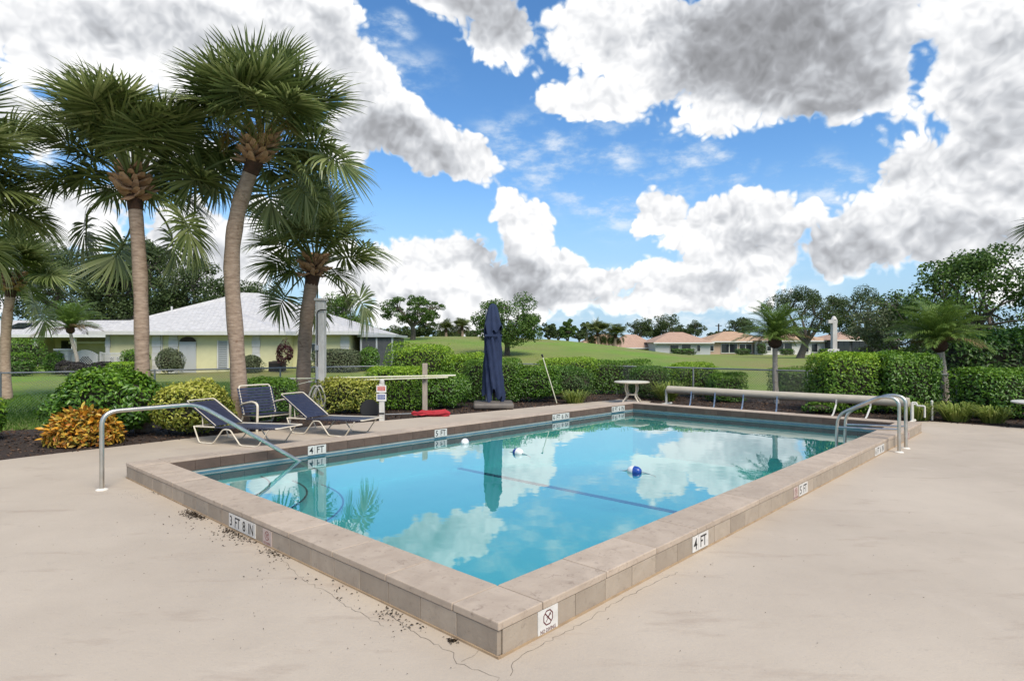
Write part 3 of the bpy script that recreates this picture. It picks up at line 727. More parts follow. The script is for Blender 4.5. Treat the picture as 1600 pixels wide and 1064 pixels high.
bed_back = [(2000, 640), (1600, 628), (1440, 624), (1290, 617), (1160, 611), (1050, 606), (940, 606), (800, 612), (650, 619), (480, 631), (330, 645), (250, 648), (180, 657), (90, 668), (0, 672), (-150, 690), (-260, 705)]
bed_out = [p + (p.normalized() * -0.06) for p in edge_l[:-3]] + [W(13.25, 8.0), W(13.25, 6.8), W(10.95, 6.6), W(10.95, 0.5), W(12.9, 0.5)] + [G(px, py + 1) for px, py in EDGE_R]
bed_out[0] = G(-262, 770)
mulch = tag(sheet('mulch_bed', bed_out + [G(*p) for p in bed_back], [], -0.012, MAT['mulch']), kind='structure')
# wood chips lying on the bed
rng = np.random.default_rng(11)
def in_poly(P, poly):
    x, y = P[:, 0], P[:, 1]; ins = np.zeros(len(P), bool); n = len(poly)
    for i in range(n):
        x1, y1, x2, y2 = poly[i][0], poly[i][1], poly[(i + 1) % n][0], poly[(i + 1) % n][1]
        c = ((y1 > y) != (y2 > y)) & (x < (x2 - x1) * (y - y1) / (y2 - y1 + 1e-12) + x1); ins ^= c
    return ins
bedpoly = [(p.x, p.y) for p in bed_out] + [tuple(G(*p))[:2] for p in bed_back]
Q = np.column_stack([rng.uniform(-13, 15, 90000), rng.uniform(7, 26, 90000)]); Q = Q[in_poly(Q, bedpoly)][:16000]
nq = len(Q); pos = np.column_stack([Q, rng.uniform(-0.008, 0.018, nq)])
nr = np.column_stack([rng.normal(0, .45, (nq, 2)), np.ones(nq)])
v, f = leaf_arrays(pos, nr, rng.uniform(0.03, 0.09, nq), 0.42, rng, 0.05)
tag(np_mesh('mulch_chips', v, f, MAT['chip']), 'loose brown bark chips scattered over the planting beds', 'mulch', kind='stuff')
# grass blades on the near lawn
Q = np.column_stack([rng.uniform(-16, 3, 150000), rng.uniform(10.5, 27, 150000)]); Q = Q[~in_poly(Q, bedpoly)]
pxq = Q[:, 0] / Q[:, 1] * FPX + 800; Q = Q[(pxq > -40) & (pxq < 640)]
deckpoly = [(p.x, p.y) for p in outer]; Q = Q[~in_poly(Q, deckpoly)][:60000]
nq = len(Q); hgt = rng.uniform(0.04, 0.10, nq); a = rng.uniform(0, 6.28, nq)
base = np.column_stack([Q, np.full(nq, -0.03)]); side = np.column_stack([np.cos(a), np.sin(a), np.zeros(nq)]) * 0.009
tip = base + np.column_stack([rng.normal(0, .03, (nq, 2)), hgt])
v = np.stack([base - side, base + side, tip], 1).reshape(-1, 3); f = np.arange(nq * 3).reshape(-1, 3)
tag(np_mesh('grass', v, f, MAT['blade']), 'short mown green grass of the lawn left of the pool', 'grass', kind='stuff')

# ------------------------------------------------------------------ pool
pool = thing('swimming_pool', 'long rectangular swimming pool with raised beige stone coping', 'pool', P0, POOL_ANG)
rs = random.Random(3)
def strip_stones(n, total, start):
    w_ = total / n; return [(start + i * w_, w_) for i in range(n)]
def stone_mesh(name, sx, sy, z0, z1):
    return MB().bx((0, 0, z0), (sx, sy, z1)).mesh(name)
def place(name, me, mat, x, y, rz=0.0, bev=0.006, dz=0.0, parent=None):
    o = obj(name, me, mat, parent or pool); o.location = (x, y, dz); o.rotation_euler = (0, 0, rz)
    if bev:
        b = o.modifiers.new('bevel', 'BEVEL'); b.width = bev; b.segments = 2
    return o
J = 0.005
ns, nl = 9, 17
ws, wl = (PS - 2 * CW) / ns, (PL - 2 * CW) / nl
me_s = stone_mesh('coping_stone', CW, ws - J, 0.142, CH); me_l = stone_mesh('coping_stone', wl - J, CW, 0.142, CH)
me_c = stone_mesh('coping_stone', CW - J, CW - J, 0.142, CH)
fme_s = stone_mesh('coping_stone', CW, ws - 0.002, 0.160, CH); fme_l = stone_mesh('coping_stone', wl - 0.002, CW, 0.160, CH)
for k in range(ns):
    place('coping_stone', me_s, MAT['coping'], 0, CW + k * ws + J / 2, dz=rs.uniform(-.0012, .0012))
    place('coping_stone', fme_s, MAT['coping'], PL - CW, CW + k * ws, dz=0)
for k in range(nl):
    place('coping_stone', me_l, MAT['coping'], CW + k * wl + J / 2, 0, dz=rs.uniform(-.0012, .0012))
    place('coping_stone', fme_l, MAT['coping'], CW + k * wl, PS - CW, dz=0)
for cx, cy in ((0, 0), (PL - CW + J, 0), (0, PS - CW + J), (PL - CW + J, PS - CW + J)):
    place('coping_stone', me_c, MAT['coping'], cx, cy)
# faces of the raised rim, outside
rme_s = stone_mesh('riser_stone', 0.03, ws / 2 - 0.004, 0.008, 0.1395); rme_l = stone_mesh('riser_stone', wl / 2 - 0.004, 0.03, 0.008, 0.1395)
y = 0.012
n_r = int((PS - 0.03) / (ws / 2)); w_r = (PS - 0.024) / n_r
rme_s = stone_mesh('riser_stone', 0.03, w_r - 0.004, 0.008, 0.1395)
for k in range(n_r): place('riser_stone', rme_s, MAT['riser'], 0.005 + rs.uniform(-.001, .001), 0.012 + k * w_r + 0.002, bev=0.003)
n_r = int((PL - 0.03) / (wl / 2)); w_r = (PL - 0.024 - 0.031) / n_r
rme_l = stone_mesh('riser_stone', w_r - 0.004, 0.03, 0.008, 0.1395)
for k in range(n_r): place('riser_stone', rme_l, MAT['riser'], 0.037 + k * w_r + 0.002, 0.005 + rs.uniform(-.001, .001), bev=0.003)
# inner face tiles, far sides (stand above the water)
ift_l = stone_mesh('rim_tile', wl / 2 - 0.003, 0.016, 0.044, 0.172); ift_s = stone_mesh('rim_tile', 0.016, ws / 2 - 0.003, 0.044, 0.172)
for k in range(nl * 2): place('rim_tile', ift_l, MAT['inner'], CW + k * wl / 2, PS - CW - 0.012, bev=0.002)
for k in range(ns * 2): place('rim_tile', ift_s, MAT['inner'], PL - CW - 0.012, CW + k * ws / 2, bev=0.002)
core = MB()
core.bx((0.03, 0.03, -0.6), (CW - 0.02, PS - 0.03, 0.1415)).bx((PL - CW + 0.02, 0.03, -0.6), (PL - 0.02, PS - 0.03, 0.1415))
core.bx((CW - 0.02, 0.03, -0.6), (PL - CW + 0.02, CW - 0.02, 0.1412)).bx((CW - 0.02, PS - CW + 0.02, -0.6), (PL - CW + 0.02, PS - 0.02, 0.1412))
core.bx((-0.002, -0.002, -0.05), (0.010, PS, 0.012)).bx((0.0105, -0.003, -0.05), (PL, 0.010, 0.011))
core.build('mortar_core', MAT['grout'], pool)
lip = MB()
for a, b in (((CW, PS - CW + 0.001, 0.016), (PL - CW, PS - CW + 0.015, 0.047)), ((PL - CW + 0.001, CW, 0.016), (PL - CW + 0.015, PS - CW, 0.047)),
             ((CW - 0.015, CW, 0.016), (CW - 0.001, PS - CW, 0.141)), ((CW, CW - 0.015, 0.016), (PL - CW, CW - 0.001, 0.141))): lip.bx(a, b)
lip.build('grout_lip', MAT['lip'], pool)
x0, x1, y0, y1 = CW, PL - CW, CW, PS - CW
prof = [(x0, -0.50), (4.6, -0.56), (5.6, -0.62), (9.2, -1.05), (x1, -1.05)]
sh = MB()
for (xa, za), (xb, zb) in zip(prof, prof[1:]):
    sh.add([(xa, y0, za), (xb, y0, zb), (xb, y1, zb), (xa, y1, za)], [(0, 1, 2, 3)])
    for yy in (y0, y1): sh.add([(xa, yy, za), (xb, yy, zb), (xb, yy, -0.13), (xa, yy, -0.13)], [(0, 1, 2, 3)])
sh.add([(x0, y0, -0.5), (x0, y1, -0.5), (x0, y1, -0.13), (x0, y0, -0.13)], [(0, 1, 2, 3)])
sh.add([(x1, y0, -1.05), (x1, y1, -1.05), (x1, y1, -0.13), (x1, y0, -0.13)], [(0, 1, 2, 3)])
sh.build('basin', MAT['plaster'], pool)
wt = MB()
for a, b in (((x0, y0), (x1, y0)), ((x1, y0), (x1, y1)), ((x1, y1), (x0, y1)), ((x0, y1), (x0, y0))):
    wt.add([(a[0], a[1], -0.13), (b[0], b[1], -0.13), (b[0], b[1], 0.016), (a[0], a[1], 0.016)], [(0, 1, 2, 3)])
wt.build('waterline_tile', MAT['waterline'], pool)
MB().box((5.1, (y0 + y1) / 2, -0.582), (0.10, y1 - y0 - 0.01, 0.012)).build('floor_line', MAT['navy_tile'], pool)
for r_, z in ((1.15, -0.17), (1.60, -0.30), (2.05, -0.43)):
    arc = [(x0, y1)] + [(x0 + r_ * math.cos(a), y1 - r_ * math.sin(a)) for a in [math.pi / 2 * i / 24 for i in range(25)]]
    st_ = MB().prism(arc[::-1], -0.6, z).build('entry_step', MAT['plaster'], pool)
    MB().tube([(p[0], p[1], z + 0.002) for p in arc[1:]], 0.013, 6, flat=0.5).build('step_edge', MAT['navy_tile'], st_)
wm = MB(); e = 0.004
wm.add([(x0 - e, y0 - e, 0), (x1 + e, y0 - e, 0), (x1 + e, y1 + e, 0), (x0 - e, y1 + e, 0)], [(0, 1, 2, 3)])
wo = wm.build('water', MAT['water']); wo.location = P0; wo.rotation_euler = (0, 0, POOL_ANG); tag(wo, kind='structure')

# depth markers
XL, XS, XD = Vector((1, 0, 0)), Vector((0, 1, 0)), Vector((0, -1, 0))
def marker(words_, a, b, zc, h, side, mat='white_tile', ink='black_ink'):
    """a row of small tiles with one word each between a and b along a side"""
    n = len(words_); ws_ = [max(1.0, len(w_) * 0.9) for w_ in words_]; tot = sum(ws_); p = a
    for w_, k in zip(words_, ws_):
        q = p + (b - a) * k / tot; c = (p + q) / 2; wd = abs(q - p) - 0.004
        if side == 'front':
            pl = MB().box((0.0015, c, zc), (0.006, wd, h)).build('depth_marker', MAT[mat], pool); L_ = (-0.0022, c, zc); xd = XD
        elif side == 'right':
            pl = MB().box((c, 0.0015, zc), (wd, 0.006, h)).build('depth_marker', MAT[mat], pool); L_ = (c, -0.0022, zc); xd = XL
        else:
            pl = MB().box((c, PS - CW - 0.0145, zc), (wd, 0.006, h)).build('depth_marker', MAT[mat], pool); L_ = (c, PS - CW - 0.0182, zc); xd = XL
        if w_: text_obj(w_, h * 0.74, MAT[ink], pl, L_, xd, name='numeral', sx=0.82 if len(w_) > 1 else 0.95)
        p = q
marker(['3', 'FT', '8', 'IN'], 3.30, 2.78, 0.077, 0.118, 'front')
marker(['4', 'FT'], 2.12, 2.39, 0.077, 0.118, 'right')
marker(['5', 'FT'], 4.52, 4.79, 0.077, 0.118, 'right')
marker(['6', 'FT', '6', 'IN'], 7.72, 8.27, 0.077, 0.118, 'right')
marker(['4', 'FT'], 2.18, 2.47, 0.095, 0.13, 'inner')
marker(['5', 'FT'], 4.52, 4.80, 0.095, 0.13, 'inner')
marker(['6', 'FT', '6', 'IN'], 7.70, 8.27, 0.095, 0.13, 'inner')
marker(['8', 'FT', '6', 'IN'], 9.90, 10.45, 0.095, 0.13, 'inner')
def no_diving(c, side, wd, h, mat, ink, text=True):
    if side == 'front': xd = XD; pl = MB().box((0.0015, c, 0.073), (0.006, wd, h)).build('no_diving_tile', MAT[mat], pool); o_ = Vector((-0.0024, c, 0.073))
    else: xd = XL; pl = MB().box((c, 0.0015, 0.073), (wd, 0.006, h)).build('no_diving_tile', MAT[mat], pool); o_ = Vector((c, -0.0024, 0.073))
    Z = Vector((0, 0, 1)); cy = h * 0.12; r0 = min(wd, h) * 0.33; mb = MB()
    def P2(x, y): return o_ + xd * x + Z * (y + cy)
    n = 8
    for i in range(n):
        a0, a1 = 2 * math.pi * (i + .5) / n, 2 * math.pi * (i + 1.5) / n
        mb.add([P2(r0 * math.cos(a0), r0 * math.sin(a0)), P2(r0 * math.cos(a1), r0 * math.sin(a1)), P2(r0 * .84 * math.cos(a1), r0 * .84 * math.sin(a1)), P2(r0 * .84 * math.cos(a0), r0 * .84 * math.sin(a0))], [(0, 1, 2, 3)])
    def bar(x0_, y0_, x1_, y1_, w_):
        d = Vector((x1_ - x0_, y1_ - y0_)).normalized(); nx, ny = -d.y * w_ / 2, d.x * w_ / 2
        mb.add([P2(x0_ * r0 + nx, y0_ * r0 + ny), P2(x1_ * r0 + nx, y1_ * r0 + ny), P2(x1_ * r0 - nx, y1_ * r0 - ny), P2(x0_ * r0 - nx, y0_ * r0 - ny)], [(0, 1, 2, 3)])
    bar(-.6, .62, .6, -.62, r0 * .15); bar(.42, .5, -.05, -.1, r0 * .17); bar(-.05, -.1, -.42, -.48, r0 * .11); bar(.1, .15, -.3, .02, r0 * .1); bar(.42, .5, .5, .15, r0 * .1)
    mb.build('symbol', MAT[ink], pl)
    if text: text_obj('NO DIVING', h * 0.16, MAT[ink], pl, o_ - Z * h * 0.37, xd, name='lettering', sx=0.86)
no_diving(0.395, 'right', 0.172, 0.136, 'white_tile', 'maroon_ink')
no_diving(2.57, 'front', 0.15, 0.118, 'faded_tile', 'faded_ink')
no_diving(4.42, 'right', 0.13, 0.118, 'faded_tile', 'faded_ink')
no_diving(10.0, 'right', 0.15, 0.118, 'faded_tile', 'faded_ink')

# floats on the safety rope
def rope_float(l, s, label, flip, tilt):
    t = thing('pool_float', label, 'float', W(l, s, 0.012), POOL_ANG + math.pi / 2 + tilt, 'floats on the pool safety rope')
    pr = [(0.010, -0.095)] + [(0.066 * math.sin(a) ** 0.8, -0.095 * math.cos(a)) for a in [math.pi * i / 14 for i in range(1, 14)]] + [(0.010, 0.095)]
    for part, sel in (('white_half', pr[:8]), ('blue_half', pr[7:])):
        m_ = MB().lathe(sel, 18); m_.v = [(z, y, x) for x, y, z in m_.v]
        if flip: m_.v = [(-x, y, z) for x, y, z in m_.v]
        m_.build(part, MAT['float_white' if part[0] == 'w' else 'float_blue'], t, smooth=True)
    MB().tube([(-0.30, 0.02, -0.03), (-0.2, 0.0, -0.012), (-0.09, 0, 0.0)], 0.006, 5).build('rope_end', MAT['rope'], t)
    MB().tube([(0.09, 0, 0.0), (0.15, 0.01, -0.012), (0.20, 0.0, -0.02)], 0.006, 5).build('rope_end', MAT['rope'], t)
rope_float(4.60, 5.25, 'mostly white float nearest the far 5 FT mark', True, 2.15)
rope_float(4.49, 3.97, 'small blue and white float in the middle of the water', False, -0.1)
rope_float(4.50, 1.98, 'blue and white float nearest the right side of the pool', True, 0.1)

# ------------------------------------------------------------------ pool fittings
def flange(parent, x, y, r_=0.062):
    MB().lathe([(r_, 0.0), (r_, 0.006), (r_ * 0.8, 0.014), (0.034, 0.020)], 20, (x, y, 0)).build('flange', MAT['flange'], parent, smooth=True)
hr = thing('handrail', 'single stainless steel handrail arching over the near coping into the pool steps', 'handrail', W(-0.37, 5.78), POOL_ANG)
MB().tube(fillet([(0, 0, 0), (0, 0, 0.865), (1.0, 0, 0.885), (2.38, 0, -0.03), (2.7, 0, -0.24)], 0.16, 7), 0.0245, 14).build('rail', MAT['steel'], hr, smooth=True)
flange(hr, 0, 0)
ld = thing('pool_ladder', 'stainless steel pool ladder with two bent grab rails at the deep end', 'ladder', W(8.44, -0.16), POOL_ANG)
for dx in (0.0, 0.47):
    rl = MB().tube(fillet([(dx, 0, 0), (dx, 0.0, 0.80), (dx, 0.24, 0.83), (dx, 0.84, 0.50), (dx, 0.86, 0.2), (dx, 0.86, -0.55)], 0.20, 7), 0.0245, 12).build('grab_rail', MAT['steel'], ld, smooth=True)
    MB().tube([(dx, 0.0, 0.34), (dx, 0.86, 0.30)], 0.017, 8).build('brace', MAT['steel'], rl, smooth=True)
    flange(ld, dx, 0)
for z in (-0.12, -0.40): MB().box((0.235, 0.88, z), (0.44, 0.09, 0.03)).build('tread', MAT['pale_plastic'], ld)

# ------------------------------------------------------------------ loungers, chair, table
def straps(mb, p0, p1, width, n, thick=0.004, sag=0.006):
    """n flat straps across the frame between p0 and p1 (x,z profile), each from rail to rail"""
    a, b = Vector(p0), Vector(p1); d = (b - a) / n; t = d.normalized(); nrm = Vector((-t.y, t.x))
    for k in range(n):
        q0, q1 = a + d * (k + 0.06), a + d * (k + 0.94); ys = [-width / 2, -width / 6, width / 6, width / 2]
        for (ya, yb) in zip(ys, ys[1:]):
            def z_(y): return -sag * (1 - (2 * y / width) ** 2)
            vs = []
            for off in (0, -thick):
                for (q, y) in ((q0, ya), (q1, ya), (q1, yb), (q0, yb)):
                    p = q + nrm * (off + z_(y) + 0.0135); vs.append((p.x, y, p.y))
            mb.add(vs, [(0, 1, 2, 3), (7, 6, 5, 4), (0, 4, 5, 1), (2, 6, 7, 3), (1, 5, 6, 2), (3, 7, 4, 0)])
        for sg in (-1, 1):      # the strap wraps down round the side rail
            y = sg * width / 2; t0, t1 = q0 + nrm * 0.0135, q1 + nrm * 0.0135; b0, b1 = q0 - nrm * 0.013, q1 - nrm * 0.013
            mb.add([(t0.x, y, t0.y), (t1.x, y, t1.y), (b1.x, y, b1.y), (b0.x, y, b0.y), (t0.x, y + sg * .004, t0.y), (t1.x, y + sg * .004, t1.y), (b1.x, y + sg * .004, b1.y), (b0.x, y + sg * .004, b0.y)],
                   [(0, 1, 2, 3), (7, 6, 5, 4), (0, 4, 5, 1), (2, 6, 7, 3)])
def lounger(label, loc, rz, back=31):
    t = thing('chaise_lounge', label, 'lounger', loc, rz, 'strap loungers beside the pool'); wd = 0.60; hy = wd / 2; r = 0.0115
    fx, hx = 0.98, -0.74; zs = 0.30; ba = R(back); bl = 0.74; hin = -0.30; bt = (hin - bl * math.cos(ba), zs + bl * math.sin(ba))
    fr = MB().tube(fillet([(hx, -hy, zs - 0.03), (0.1, -hy, zs - 0.015), (fx, -hy, zs + 0.01), (fx, hy, zs + 0.01), (0.1, hy, zs - 0.015), (hx, hy, zs - 0.03), (hx, -hy + 0.03, zs - 0.03)], 0.07), r, 8)
    fr.build('seat_frame', MAT['frame_cream'], t, smooth=True)
    MB().tube(fillet([(hin, -hy + .02, zs), (bt[0], -hy + .02, bt[1]), (bt[0], hy - .02, bt[1]), (hin, hy - .02, zs)], 0.05), r, 8).build('back_frame', MAT['frame_cream'], t, smooth=True)
    for s_ in (-1, 1):
        y = s_ * (hy + 0.008)
        MB().tube(fillet([(hx, y, zs - 0.02), (hx + 0.12, y, r), (hx + 0.42, y, r), (hx + 0.63, y, zs - 0.05), (hx + 0.72, y, zs - 0.045)], 0.05), r, 8).build('leg', MAT['frame_cream'], t, smooth=True)
        MB().tube(fillet([(hx + 0.70, y, zs - 0.045), (hx + 0.78, y, zs - 0.05), (hx + 0.99, y, r), (hx + 1.34, y, r), (hx + 1.56, y, zs - 0.01)], 0.05), r, 8).build('leg', MAT['frame_cream'], t, smooth=True)
        MB().tube([(hin - 0.30, s_ * (hy - .03), zs + 0.30 * math.tan(ba) - .01), (hx + 0.16, s_ * (hy - .03), zs - 0.03)], 0.008, 6).build('prop', MAT['frame_cream'], t, smooth=True)
    m_ = MB(); straps(m_, (hin + 0.0, zs), (bt[0] + .03, bt[1] - .02), wd - 0.012, 15)
    tag(m_.build('back_webbing', MAT['strap_navy'], t), kind='stuff')
    m_ = MB(); straps(m_, (fx - 0.03, zs + 0.008), (hin + 0.02, zs - 0.02), wd + 0.028, 26); tag(m_.build('seat_webbing', MAT['strap_navy'], t), kind='stuff')
    return t
lounger('navy strap lounger on cream frame beside the yellow-green shrub', (-4.44, 10.12, 0), R(-21))
lounger('navy strap lounger on cream frame nearest the small red and blue signs', (-3.33, 11.22, 0), R(-25), 33)

ch = thing('patio_chair', 'low cream framed armchair with navy straps between the two loungers', 'chair', (-4.74, 11.75, 0), R(54))
ch.scale = (1.18, 1.15, 1.0)
for s_ in (-1, 1):
    x = s_ * 0.29
    a_ = MB().tube(fillet([(x, -0.26, 0.0), (x, -0.28, 0.53), (x, -0.12, 0.56), (x, 0.16, 0.50), (x, 0.22, 0.46)], 0.09), 0.019, 8, flat=1.0).build('arm', MAT['frame_cream'], ch, smooth=True)
    MB().tube(fillet([(x * 0.96, 0.30, 0.0), (x * 0.96, 0.14, 0.30), (x * 0.96, 0.30, 0.78)], 0.03), 0.016, 8).build('back_post', MAT['frame_cream'], ch, smooth=True)
MB().tube(fillet([(-0.278, 0.297, 0.77), (-0.26, 0.31, 0.83), (0.26, 0.31, 0.83), (0.278, 0.297, 0.77)], 0.05), 0.016, 8).build('top_rail', MAT['frame_cream'], ch, smooth=True)
MB().tube([(-0.285, -0.25, 0.28), (0.285, -0.25, 0.28)], 0.014, 8).tube([(-0.28, -0.26, 0.30), (-0.28, 0.18, 0.28)], 0.013, 8).tube([(0.28, -0.26, 0.30), (0.28, 0.18, 0.28)], 0.013, 8).tube([(-0.28, 0.22, 0.12), (0.28, 0.22, 0.12)], 0.013, 8).build('seat_frame', MAT['frame_cream'], ch, smooth=True)
for k in range(9):
    f_ = k / 8; z = 0.345 + f_ * 0.42; y = 0.148 + (z - 0.30) / 0.48 * 0.16
    MB().box((0, y - 0.018, z), (0.625, 0.010, 0.047), rx=R(-18)).build('back_strap', MAT['strap_navy'], ch, bevel=0.003)
for k in range(7):
    y = -0.245 + k * 0.062; MB().box((0, y, 0.315 - k * 0.003), (0.60, 0.056, 0.010)).build('seat_strap', MAT['strap_navy'], ch, bevel=0.003)

tb = thing('side_table', 'round cream side table with curved legs beside the far pool corner', 'table', (3.36, 17.2, 0))
MB().lathe([(0.46, 0.555), (0.49, 0.565), (0.492, 0.588), (0.47, 0.60)], 40).build('table_top', MAT['table_top'], tb, smooth=True)
for k in range(4):
    a = R(24 + 90 * k); c_, s_ = math.cos(a), math.sin(a)
    MB().tube(fillet([(q * c_, q * s_, z) for q, z in ((0.20, 0.56), (0.22, 0.36), (0.13, 0.22), (0.30, 0.04), (0.31, 0.0))], 0.1), 0.022, 8).build('leg', MAT['frame_cream'], tb, smooth=True)
MB().tube([(0.155 * math.cos(a), 0.155 * math.sin(a), 0.23) for a in [2 * math.pi * i / 20 for i in range(21)]], 0.016, 6).build('ring', MAT['frame_cream'], tb, smooth=True)
t2 = thing('side_table', 'white round tabletop cut off by the right edge of the picture', 'table', (10.25, 11.9, 0))
MB().lathe([(0.42, 0.475), (0.45, 0.485), (0.45, 0.505), (0.43, 0.515)], 36).build('table_top', MAT['pale_plastic'], t2, smooth=True)
MB().tube([(0, 0, 0.48), (0, 0, 0.02)], 0.03, 10).build('pedestal', MAT['pale_plastic'], t2, smooth=True)
MB().lathe([(0.22, 0.0), (0.22, 0.02), (0.05, 0.05)], 24).build('foot', MAT['pale_plastic'], t2, smooth=True)

# ------------------------------------------------------------------ folded parasol
um = thing('folded_parasol', 'tall folded navy blue parasol standing on a low grey base', 'parasol', (-0.48, 15.75, 0), R(3))
MB().box((0, 0, 0.085), (1.02, 0.92, 0.15)).build('base', MAT['base_grey'], um, bevel=0.05)
MB().box((0, 0, 0.172), (0.34, 0.34, 0.03)).build('base_plate', MAT['base_grey'], um, bevel=0.01)
MB().tube([(-0.16, 0.06, 0.16), (-0.16, 0.06, 2.52)], 0.042, 12).build('mast', MAT['alu'], um, smooth=True)
def folds(prof, n=96, seed=1, k=9, amp=0.16, twist=0.5, cx=lambda z: 0.0, hem=0.0):
    rg = random.Random(seed); ph = [rg.uniform(0, 6.28) for _ in range(6)]; vs = []; m_ = len(prof)
    for i, (r_, z) in enumerate(prof):
        for j in range(n):
            a = 2 * math.pi * j / n; w_ = a + twist * z
            f_ = 1 + amp * (math.sin(k * w_ + ph[0]) + 0.55 * math.sin((k + 4) * w_ + ph[1] + z) + 0.4 * math.sin(3 * w_ + ph[2] + 1.3 * z))
            dz = hem * (0.5 * math.sin(4 * a + ph[3]) + 0.5 * math.sin(7 * a + ph[4])) if i < 2 else 0.0
            vs.append((cx(z) + r_ * f_ * math.cos(a), r_ * f_ * 0.9 * math.sin(a), z + dz * (1 if i == 0 else 0.5)))
    return MB().add(vs, [(i * n + j, i * n + (j + 1) % n, (i + 1) * n + (j + 1) % n, (i + 1) * n + j) for i in range(m_ - 1) for j in range(n)])
m_ = folds([(0.235, 0.30), (0.240, 0.42), (0.228, 0.75), (0.216, 1.1), (0.205, 1.5), (0.190, 1.8), (0.155, 2.05), (0.120, 2.2)], seed=4, amp=0.19, twist=0.55, hem=0.24, cx=lambda z: 0.02 - 0.02 * z)
o_ = m_.build('canopy', MAT['canvas_navy'], um, smooth=True, ang=80)
m_ = folds([(0.238, 1.96), (0.236, 2.05), (0.200, 2.25), (0.165, 2.42), (0.125, 2.56), (0.085, 2.64), (0.03, 2.675), (0.004, 2.68)], seed=9, k=4, amp=0.13, twist=0.2, hem=0.22, cx=lambda z: -0.01)
m_.build('vent_cap', MAT['canvas_navy'], um, smooth=True, ang=80)
MB().tube([(0.02, 0, 0.18), (0.02, 0, 0.4)], 0.03, 10).build('lower_post', MAT['black_metal'], um, smooth=True)
MB().box((0.0, -0.215, 1.86), (0.44, 0.012, 0.05), rz=0).build('tie_strap', MAT['canvas_navy'], um)

# ------------------------------------------------------------------ posts, signs, poles
lp = thing('lamp_post', 'tall square white post with dark conduit and coiled hose, beside the palms', 'post', (-4.55, 14.6, 0))
MB().box((0, 0, 1.33), (0.205, 0.205, 2.66)).build('post', MAT['post_white'], lp, bevel=0.01)
MB().box((0, 0, 2.69), (0.26, 0.26, 0.06)).build('cap', MAT['post_white'], lp, bevel=0.01)
MB().tube(fillet([(-0.05, -0.118, 0.35), (-0.05, -0.118, 2.40), (0.02, -0.13, 2.44), (0.16, -0.13, 2.44)], 0.04), 0.014, 8).build('conduit', MAT['black_metal'], lp, smooth=True)
MB().box((-0.05, -0.13, 1.55), (0.07, 0.06, 0.12)).build('switch_box', MAT['alu'], lp, bevel=0.006)
MB().box((-0.05, -0.125, 0.95), (0.05, 0.05, 0.3)).build('junction_box', MAT['alu'], lp, bevel=0.006)
MB().box((0.0, -0.14, 0.64), (0.03, 0.10, 0.03)).build('hook', MAT['black_metal'], lp)
hz_ = thing('garden_hose', 'coiled dirty white hose hanging on the square white post', 'hose', (-4.55, 14.44, 0.0))
rh = random.Random(2)
for k in range(5):
    w_ = rh.uniform(0.14, 0.22); hh = rh.uniform(0.24, 0.36); cx = rh.uniform(-0.10, 0.08)
    MB().tube([(cx + w_ * math.sin(a) * (0.5 + 0.5 * (1 - math.cos(a)) / 2), -0.015 * k, 0.66 - hh * (1 - math.cos(a)) * 0.9) for a in [2 * math.pi * i / 24 for i in range(25)]], 0.017, 6).build('loop', MAT['hose'], hz_, smooth=True)

sp = thing('sign_post', 'short white post with a red sign above a blue sign', 'sign', (-2.775, 13.08, 0))
MB().box((0, 0, 0.39), (0.105, 0.10, 0.80)).build('post', MAT['post_white'], sp, bevel=0.008)
MB().lathe([(0.05, 0.79), (0.055, 0.81), (0.05, 0.86), (0.025, 0.885), (0.0, 0.89)], 14).build('finial', MAT['post_white'], sp, smooth=True)
for z, inner in ((0.68, 'sign_red'), (0.50, 'sign_blue')):
    b_ = MB().box((0, -0.058, z), (0.21, 0.010, 0.155)).build('sign_board', MAT['sign_white'], sp, bevel=0.003)
    MB().box((0, -0.0645, z + 0.01), (0.160, 0.003, 0.095)).build('sign_panel', MAT[inner], b_)
    m_ = MB(); rr = random.Random(int(z * 100))
    for row in range(3):
        x = -0.066
        while x < 0.06:
            w_ = rr.uniform(0.008, 0.022); m_.box((x + w_ / 2, -0.0668, z + 0.038 - row * 0.027), (w_, 0.001, 0.010)); x += w_ + 0.007
    m_.build('faint_lettering', MAT['sign_white'], b_)
MB().box((0, -0.056, 0.16), (0.13, 0.012, 0.03)).build('band', MAT['black_metal'], sp)

hr2 = thing('hose_reel', 'round black hose reel half hidden behind the small signs', 'reel', (-3.12, 13.45, 0), R(18))
def disc(y, r_, th):
    m_ = MB().lathe([(0.03, -th / 2), (r_, -th / 2), (r_, th / 2), (0.03, th / 2)], 28); m_.v = [(x, y + z, y_ + 0.21) for x, y_, z in m_.v]; return m_
disc(-0.07, 0.205, 0.015).build('flange_disc', MAT['black_metal'], hr2, smooth=True); disc(0.07, 0.205, 0.015).build('flange_disc', MAT['black_metal'], hr2, smooth=True)
disc(0.0, 0.12, 0.13).build('drum', MAT['black_metal'], hr2, smooth=True)
MB().tube([(-0.16, 0.1, 0), (0, 0.1, 0.21), (0.16, 0.1, 0)], 0.014, 6).build('stand', MAT['black_metal'], hr2)

